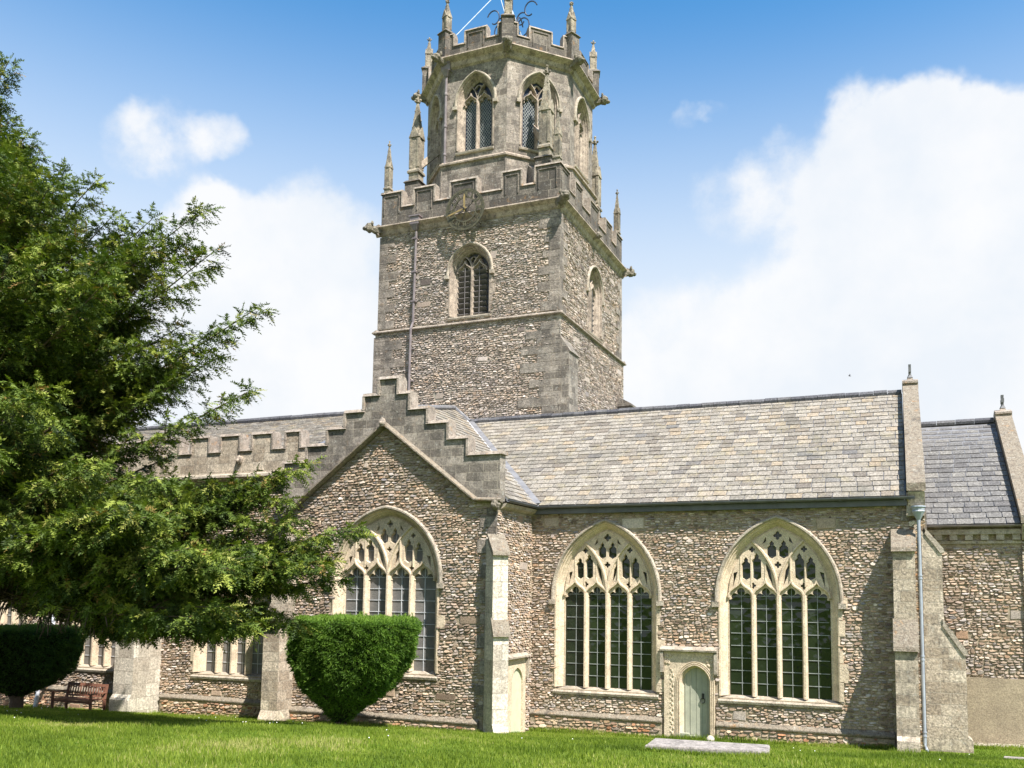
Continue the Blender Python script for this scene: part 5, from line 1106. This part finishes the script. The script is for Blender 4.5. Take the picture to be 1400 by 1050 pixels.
# ------------------------------------------------------------------ the great yew
def big_yew():
    tx, ty = -15.6, -9.3; tz = float(gz(tx, ty))
    root = thing('yew_tree', 'huge spreading yew tree with drooping dark green boughs in front of the nave', 'tree', (tx, ty, tz))
    tr_ = MB(); tr_.tube([(tx, ty, tz-0.4), (tx+0.1, ty, tz+1.2), (tx-0.1, ty+0.1, tz+4), (tx+0.2, ty, tz+9), (tx+0.3, ty-0.1, tz+14), (tx+0.6, ty, 20.5)], [0.75, 0.55, 0.48, 0.34, 0.2, 0.04], 12)
    br = MB(); fr = MB()
    SP = []; SD = []; SL = []; ST = []
    rg = random.Random(11)
    def bough(p0, tip, side=1.7, dens=1.0, sag=0.06, thick=0.1, start=0.25, tone=0.0):
        p0 = Vector(p0); tip = Vector(tip); p0.z = max(p0.z, 5.0 if tip.x < -6 else 4.2) if tip.z < 9 else p0.z; start = max(start, 0.34) if tip.z < 4 else start; L = (tip-p0).length; ctrl = (p0+tip)/2+Vector((0, 0, -L*sag))+Vector((rg.uniform(-.3, .3), rg.uniform(-.3, .3), 0))
        f = lambda t: p0*(1-t)**2+ctrl*2*t*(1-t)+tip*t*t
        pts = [f(i/8) for i in range(9)]; br.tube(pts, [thick*(1-0.93*i/8)+0.006 for i in range(9)], 6)
        n = int(L*(1-start)/0.15*dens)+3
        for i in range(n):
            t = start+(1-start)*(i+rg.random())/n; t = min(t, 0.995); p = f(t); d = (f(min(t+0.02, 1))-f(t-0.02)).normalized()
            s = d.cross(Vector((0, 0, 1))).normalized(); up = s.cross(d)
            rel = (t-start)/(1-start); ln = side*(1.0-0.80*rel**1.5)*rg.uniform(0.55, 1.1)*(0.6+0.4*min(1, rel*4)); ph = rg.uniform(0, 2*PI)
            sgn = 1 if i % 2 else -1
            dd = (d*rg.uniform(0.5, 0.95)+s*sgn*rg.uniform(0.3, 0.9)+up*rg.uniform(-0.35, 0.5)).normalized()
            m = max(3, int(ln/0.095)); q = Vector(p); tn = rg.gauss(0.36+tone, 0.19)
            tw = [Vector(q)]
            for k in range(m):
                u = k/m; dk = (dd+Vector((0, 0, -0.30*u))).normalized(); q = q+dk*(ln/m)
                for _ in range(2 if rg.random() < 0.8 else 1):
                    sg = 1 if (k+_) % 2 else -1; ss = dk.cross(Vector((0, 0, 1)))
                    ss = ss.normalized() if ss.length > 1e-3 else s
                    e = (dk*0.75+ss*sg*rg.uniform(0.2, 0.9)+Vector((rg.gauss(0, .2), rg.gauss(0, .2), -0.42+rg.gauss(0, .28)))).normalized()
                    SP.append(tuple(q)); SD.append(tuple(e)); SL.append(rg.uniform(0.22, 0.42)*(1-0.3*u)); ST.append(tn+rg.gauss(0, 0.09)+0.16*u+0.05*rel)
                if k % 3 == 2: tw.append(Vector(q))
            SP.append(tuple(q)); SD.append(tuple((dd+Vector((0, 0, 0.1))).normalized())); SL.append(0.30); ST.append(tn+0.25)
            if ln > 0.7 and len(tw) > 1: br.tube(tw, [0.016]*(len(tw)-1)+[0.005], 4)
        SP.append(tuple(tip)); SD.append(tuple((tip-ctrl).normalized())); SL.append(0.34); ST.append(0.6)
    # boughs for the outline, infill and added lawn shade: tips, trunk heights
    hero = [((-13.15, -9, 19.4), 16.5, .9), ((-12.2, -9, 16.9), 14.0, 1.1), ((-11.6, -9.2, 15.9), 12.6, 1.0), ((-10.6, -9, 15.4), 11.6, 1.1), ((-9.0, -9.2, 14.9), 10.4, 1.1), ((-7.1, -9, 13.6), 9.0, 1.1),
            ((-5.6, -8.8, 13.7), 9.0, 1.3), ((-4.75, -9.2, 12.3), 8.0, 1.3), ((-3.45, -9, 10.75), 6.6, 1.2), ((-3.6, -9, 8.65), 5.6, 1.1), ((-5.6, -9.4, 8.9), 6.0, 0.9), ((-4.6, -9.0, 9.6), 6.5, 1.2),
            ((-1.75, -9, 6.75), 3.6, 1.0), ((-0.35, -9, 5.15), 3.0, 1.1), ((-2.2, -9.2, 5.9), 3.0, 1.4), ((-1.6, -9, 4.8), 2.7, 1.3), ((-2.9, -8.8, 6.45), 3.4, 1.3), ((-4.4, -9.2, 6.2), 3.2, 1.5),
            ((-1.0, -8.6, 4.0), 2.6, 1.2), ((-2.3, -9.2, 3.2), 2.4, 1.2), ((-4.0, -9.4, 2.7), 2.4, 1.2), ((-3.3, -9, 4.1), 2.8, 1.5), ((-5.6, -9.2, 2.8), 2.4, 1.2), ((-7.2, -9.4, 3.1), 2.5, 1.1), ((-8.8, -9.2, 3.5), 2.8, 1.1), ((-10.2, -9.6, 3.9), 3.0, 1.1),
            ((-4.9, -9.8, 4.6), 3.2, 1.6), ((-6.4, -9.9, 5.6), 3.6, 1.6), ((-8.6, -9.7, 7.0), 4.6, 1.2), ((-7.4, -9.9, 4.2), 3.0, 1.6), ((-13.6, -9.8, 18.2), 15.2, 1.0), ((-14.6, -9.9, 20.6), 17.5, .9)]
    for (xa, za, xb, zb, n) in ((-8.5, 3.1, -1.9, 3.3, 20), (-8.5, 4.2, -1.3, 4.3, 24), (-9.0, 5.2, -1.8, 5.2, 22), (-9.5, 6.2, -2.8, 6.1, 20), (-3.4, 3.0, -1.4, 3.0, 7), (-2.4, 4.4, -0.8, 4.6, 9), (-11.5, 7.2, -8.6, 7.0, 7), (-11.0, 9.4, -5.6, 9.6, 14), (-11.0, 10.8, -5.0, 11.2, 16), (-11.5, 12.2, -5.8, 12.4, 14), (-12, 13.6, -7.4, 13.4, 11), (-13, 15.2, -9.4, 14.8, 8), (-14, 17, -11.6, 16.2, 6)):
        for i in range(n):
            t = (i+rg.random())/n; z = za+(zb-za)*t+rg.uniform(-.5, .5); z = max(z, 3.0+max(0, (-5.5-(xa+(xb-xa)*t))*0.45)); yb = -9.6+rg.uniform(-3.4, 1.2); xe = xa+(xb-xa)*t-1.7*max(0, -9.3-yb); z = max(z, 5.2) if xe < -7.5 else z; hero.append(((xa+(xb-xa)*t, yb, z), max(2.3, z*0.72), rg.uniform(1.1, 1.5)))
    hero += [((rg.uniform(-13, -5.0), rg.uniform(-14.2, -12.2), rg.uniform(6.4, 8.2)), 6.0, 1.4) for _ in range(18)]  # camera-side boughs added to cast shade on the lawn
    hero += [((rg.uniform(-14, -6.0), rg.uniform(-17.5, -14.8), rg.uniform(6.6, 9.0)), 6.5, 1.5) for _ in range(24)]  # mostly out-of-view boughs, also added to shade the lawn
    for tip, z0, sd in hero: bough((tx+0.2, ty, z0), tip, sd*1.3, 1.5, 0.05, 0.06, 0.22, 0.05)
    ZZ = [2.4, 3.4, 4.8, 6.6, 8.5, 10.6, 12.7, 14.9, 17, 19.0, 21.0]; RR = [8.5, 11.0, 11.6, 10.6, 8.2, 9.2, 7.8, 5.6, 3.2, 1.5, 0.5]
    N_ = 300
    for i in range(N_):
        z = 2.7+17.8*((i+0.5)/N_)**1.12; R_ = float(np.interp(z, ZZ, RR))
        a = rg.uniform(-PI*0.98, PI*0.25) if i % 4 else rg.uniform(0, 2*PI)
        r = R_*rg.uniform(0.62, 1.0); z = max(z, 5.5) if tx+r*math.cos(a)-1.7*max(0, -r*math.sin(a)*0.6) < -8 else z; tip = (tx+r*math.cos(a), ty+r*math.sin(a)*(0.60 if math.sin(a) < 0 else 0.42), z); z0 = max(2.2, z-r*0.42-0.4)
        bough((tx+0.1, ty, min(z0, 18.5)), tip, rg.uniform(1.0, 1.7), 0.85, 0.05, 0.10, 0.36, -0.02)
    obj('trunk', tr_, 'bark', root); obj('branch', br, 'bark', root)
    P_ = np.array(SP); Dd = np.array(SD); Ln = np.array(SL); Tt = np.clip(np.array(ST), 0, 0.93)
    xq = P_[:, 0]-1.7*np.maximum(0, -9.3-P_[:, 1]); fl = 2.75+1.25*np.clip((-8.5-xq)/2.5, 0, 1)+0.35*np.sin(xq*1.9)+0.25*np.sin(xq*4.3+1)+RNG.normal(0, 0.10, len(P_))
    k = P_[:, 2] > fl; P_, Dd, Ln, Tt = P_[k], Dd[k], Ln[k], Tt[k]
    brown = RNG.uniform(0, 1, len(P_)) < 0.05*(1+np.sin(P_[:, 0]*1.7)*np.sin(P_[:, 2]*1.3)); Tt[brown] = RNG.uniform(0.92, 1.0, brown.sum())
    M_ = len(P_); k = 11
    u = np.tile(np.linspace(0.05, 1.0, k), (M_, 1)); sg = np.where(np.arange(k) % 2 == 0, 1.0, -1.0)[None, :]
    side = np.cross(Dd, np.array([0, 0, 1.0])+RNG.normal(0, 0.55, (M_, 3))); side /= np.linalg.norm(side, axis=1)[:, None]+1e-9
    nrm = np.cross(side, Dd)
    base = P_[:, None, :]+Dd[:, None, :]*(u*Ln[:, None])[:, :, None]+np.array([0, 0, -1.0])*(u**2*Ln[:, None]*0.25)[:, :, None]
    dl = Dd[:, None, :]*0.55+side[:, None, :]*(sg*0.85)[:, :, None]+RNG.normal(0, 0.22, (M_, k, 3)); dl[:, -1, :] = Dd
    dl /= np.linalg.norm(dl, axis=2)[:, :, None]
    ll = (0.112*(1-0.45*u)*RNG.uniform(0.7, 1.25, (M_, k)))[:, :, None]
    ws = np.cross(dl, nrm[:, None, :]+RNG.normal(0, 0.3, (M_, k, 3))); ws /= np.linalg.norm(ws, axis=2)[:, :, None]+1e-9; ws *= 0.026
    A_ = base-ws*0.6; B_ = base+ws; C_ = base+dl*ll
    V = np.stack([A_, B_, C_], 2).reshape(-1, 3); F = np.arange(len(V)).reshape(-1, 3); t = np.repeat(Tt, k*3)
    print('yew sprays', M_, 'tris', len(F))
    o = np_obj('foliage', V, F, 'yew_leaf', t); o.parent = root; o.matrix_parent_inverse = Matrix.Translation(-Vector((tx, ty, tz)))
big_yew()

# ------------------------------------------------------------------ bird
b = MB(); T = TR(9.6, 9, 12.15, 30) @ Matrix.Scale(0.5, 4)
b.tube([(-0.10, 0, 0), (-0.03, 0, 0.0), (0.06, 0, 0.0), (0.13, 0, -0.01)], [0.01, 0.03, 0.025, 0.006], 6, T)
for s_ in (-1, 1): b.add([(0.03, 0, 0.01), (-0.03, 0, 0.01), (-0.06, s_*0.10, 0.09), (-0.12, s_*0.20, 0.10), (0.0, s_*0.11, 0.095), (0.03, 0, 0.0), (-0.03, 0, 0.0), (-0.06, s_*0.10, 0.08), (-0.12, s_*0.20, 0.095), (0.0, s_*0.11, 0.085)], [(0, 1, 2, 4), (4, 2, 3), (9, 7, 6, 5), (8, 7, 9)], T)
tag(obj('bird', b, 'bird', base=(9.6, 9, 12.15)), 'small dark bird flying above the chapel roof ridge', 'bird')
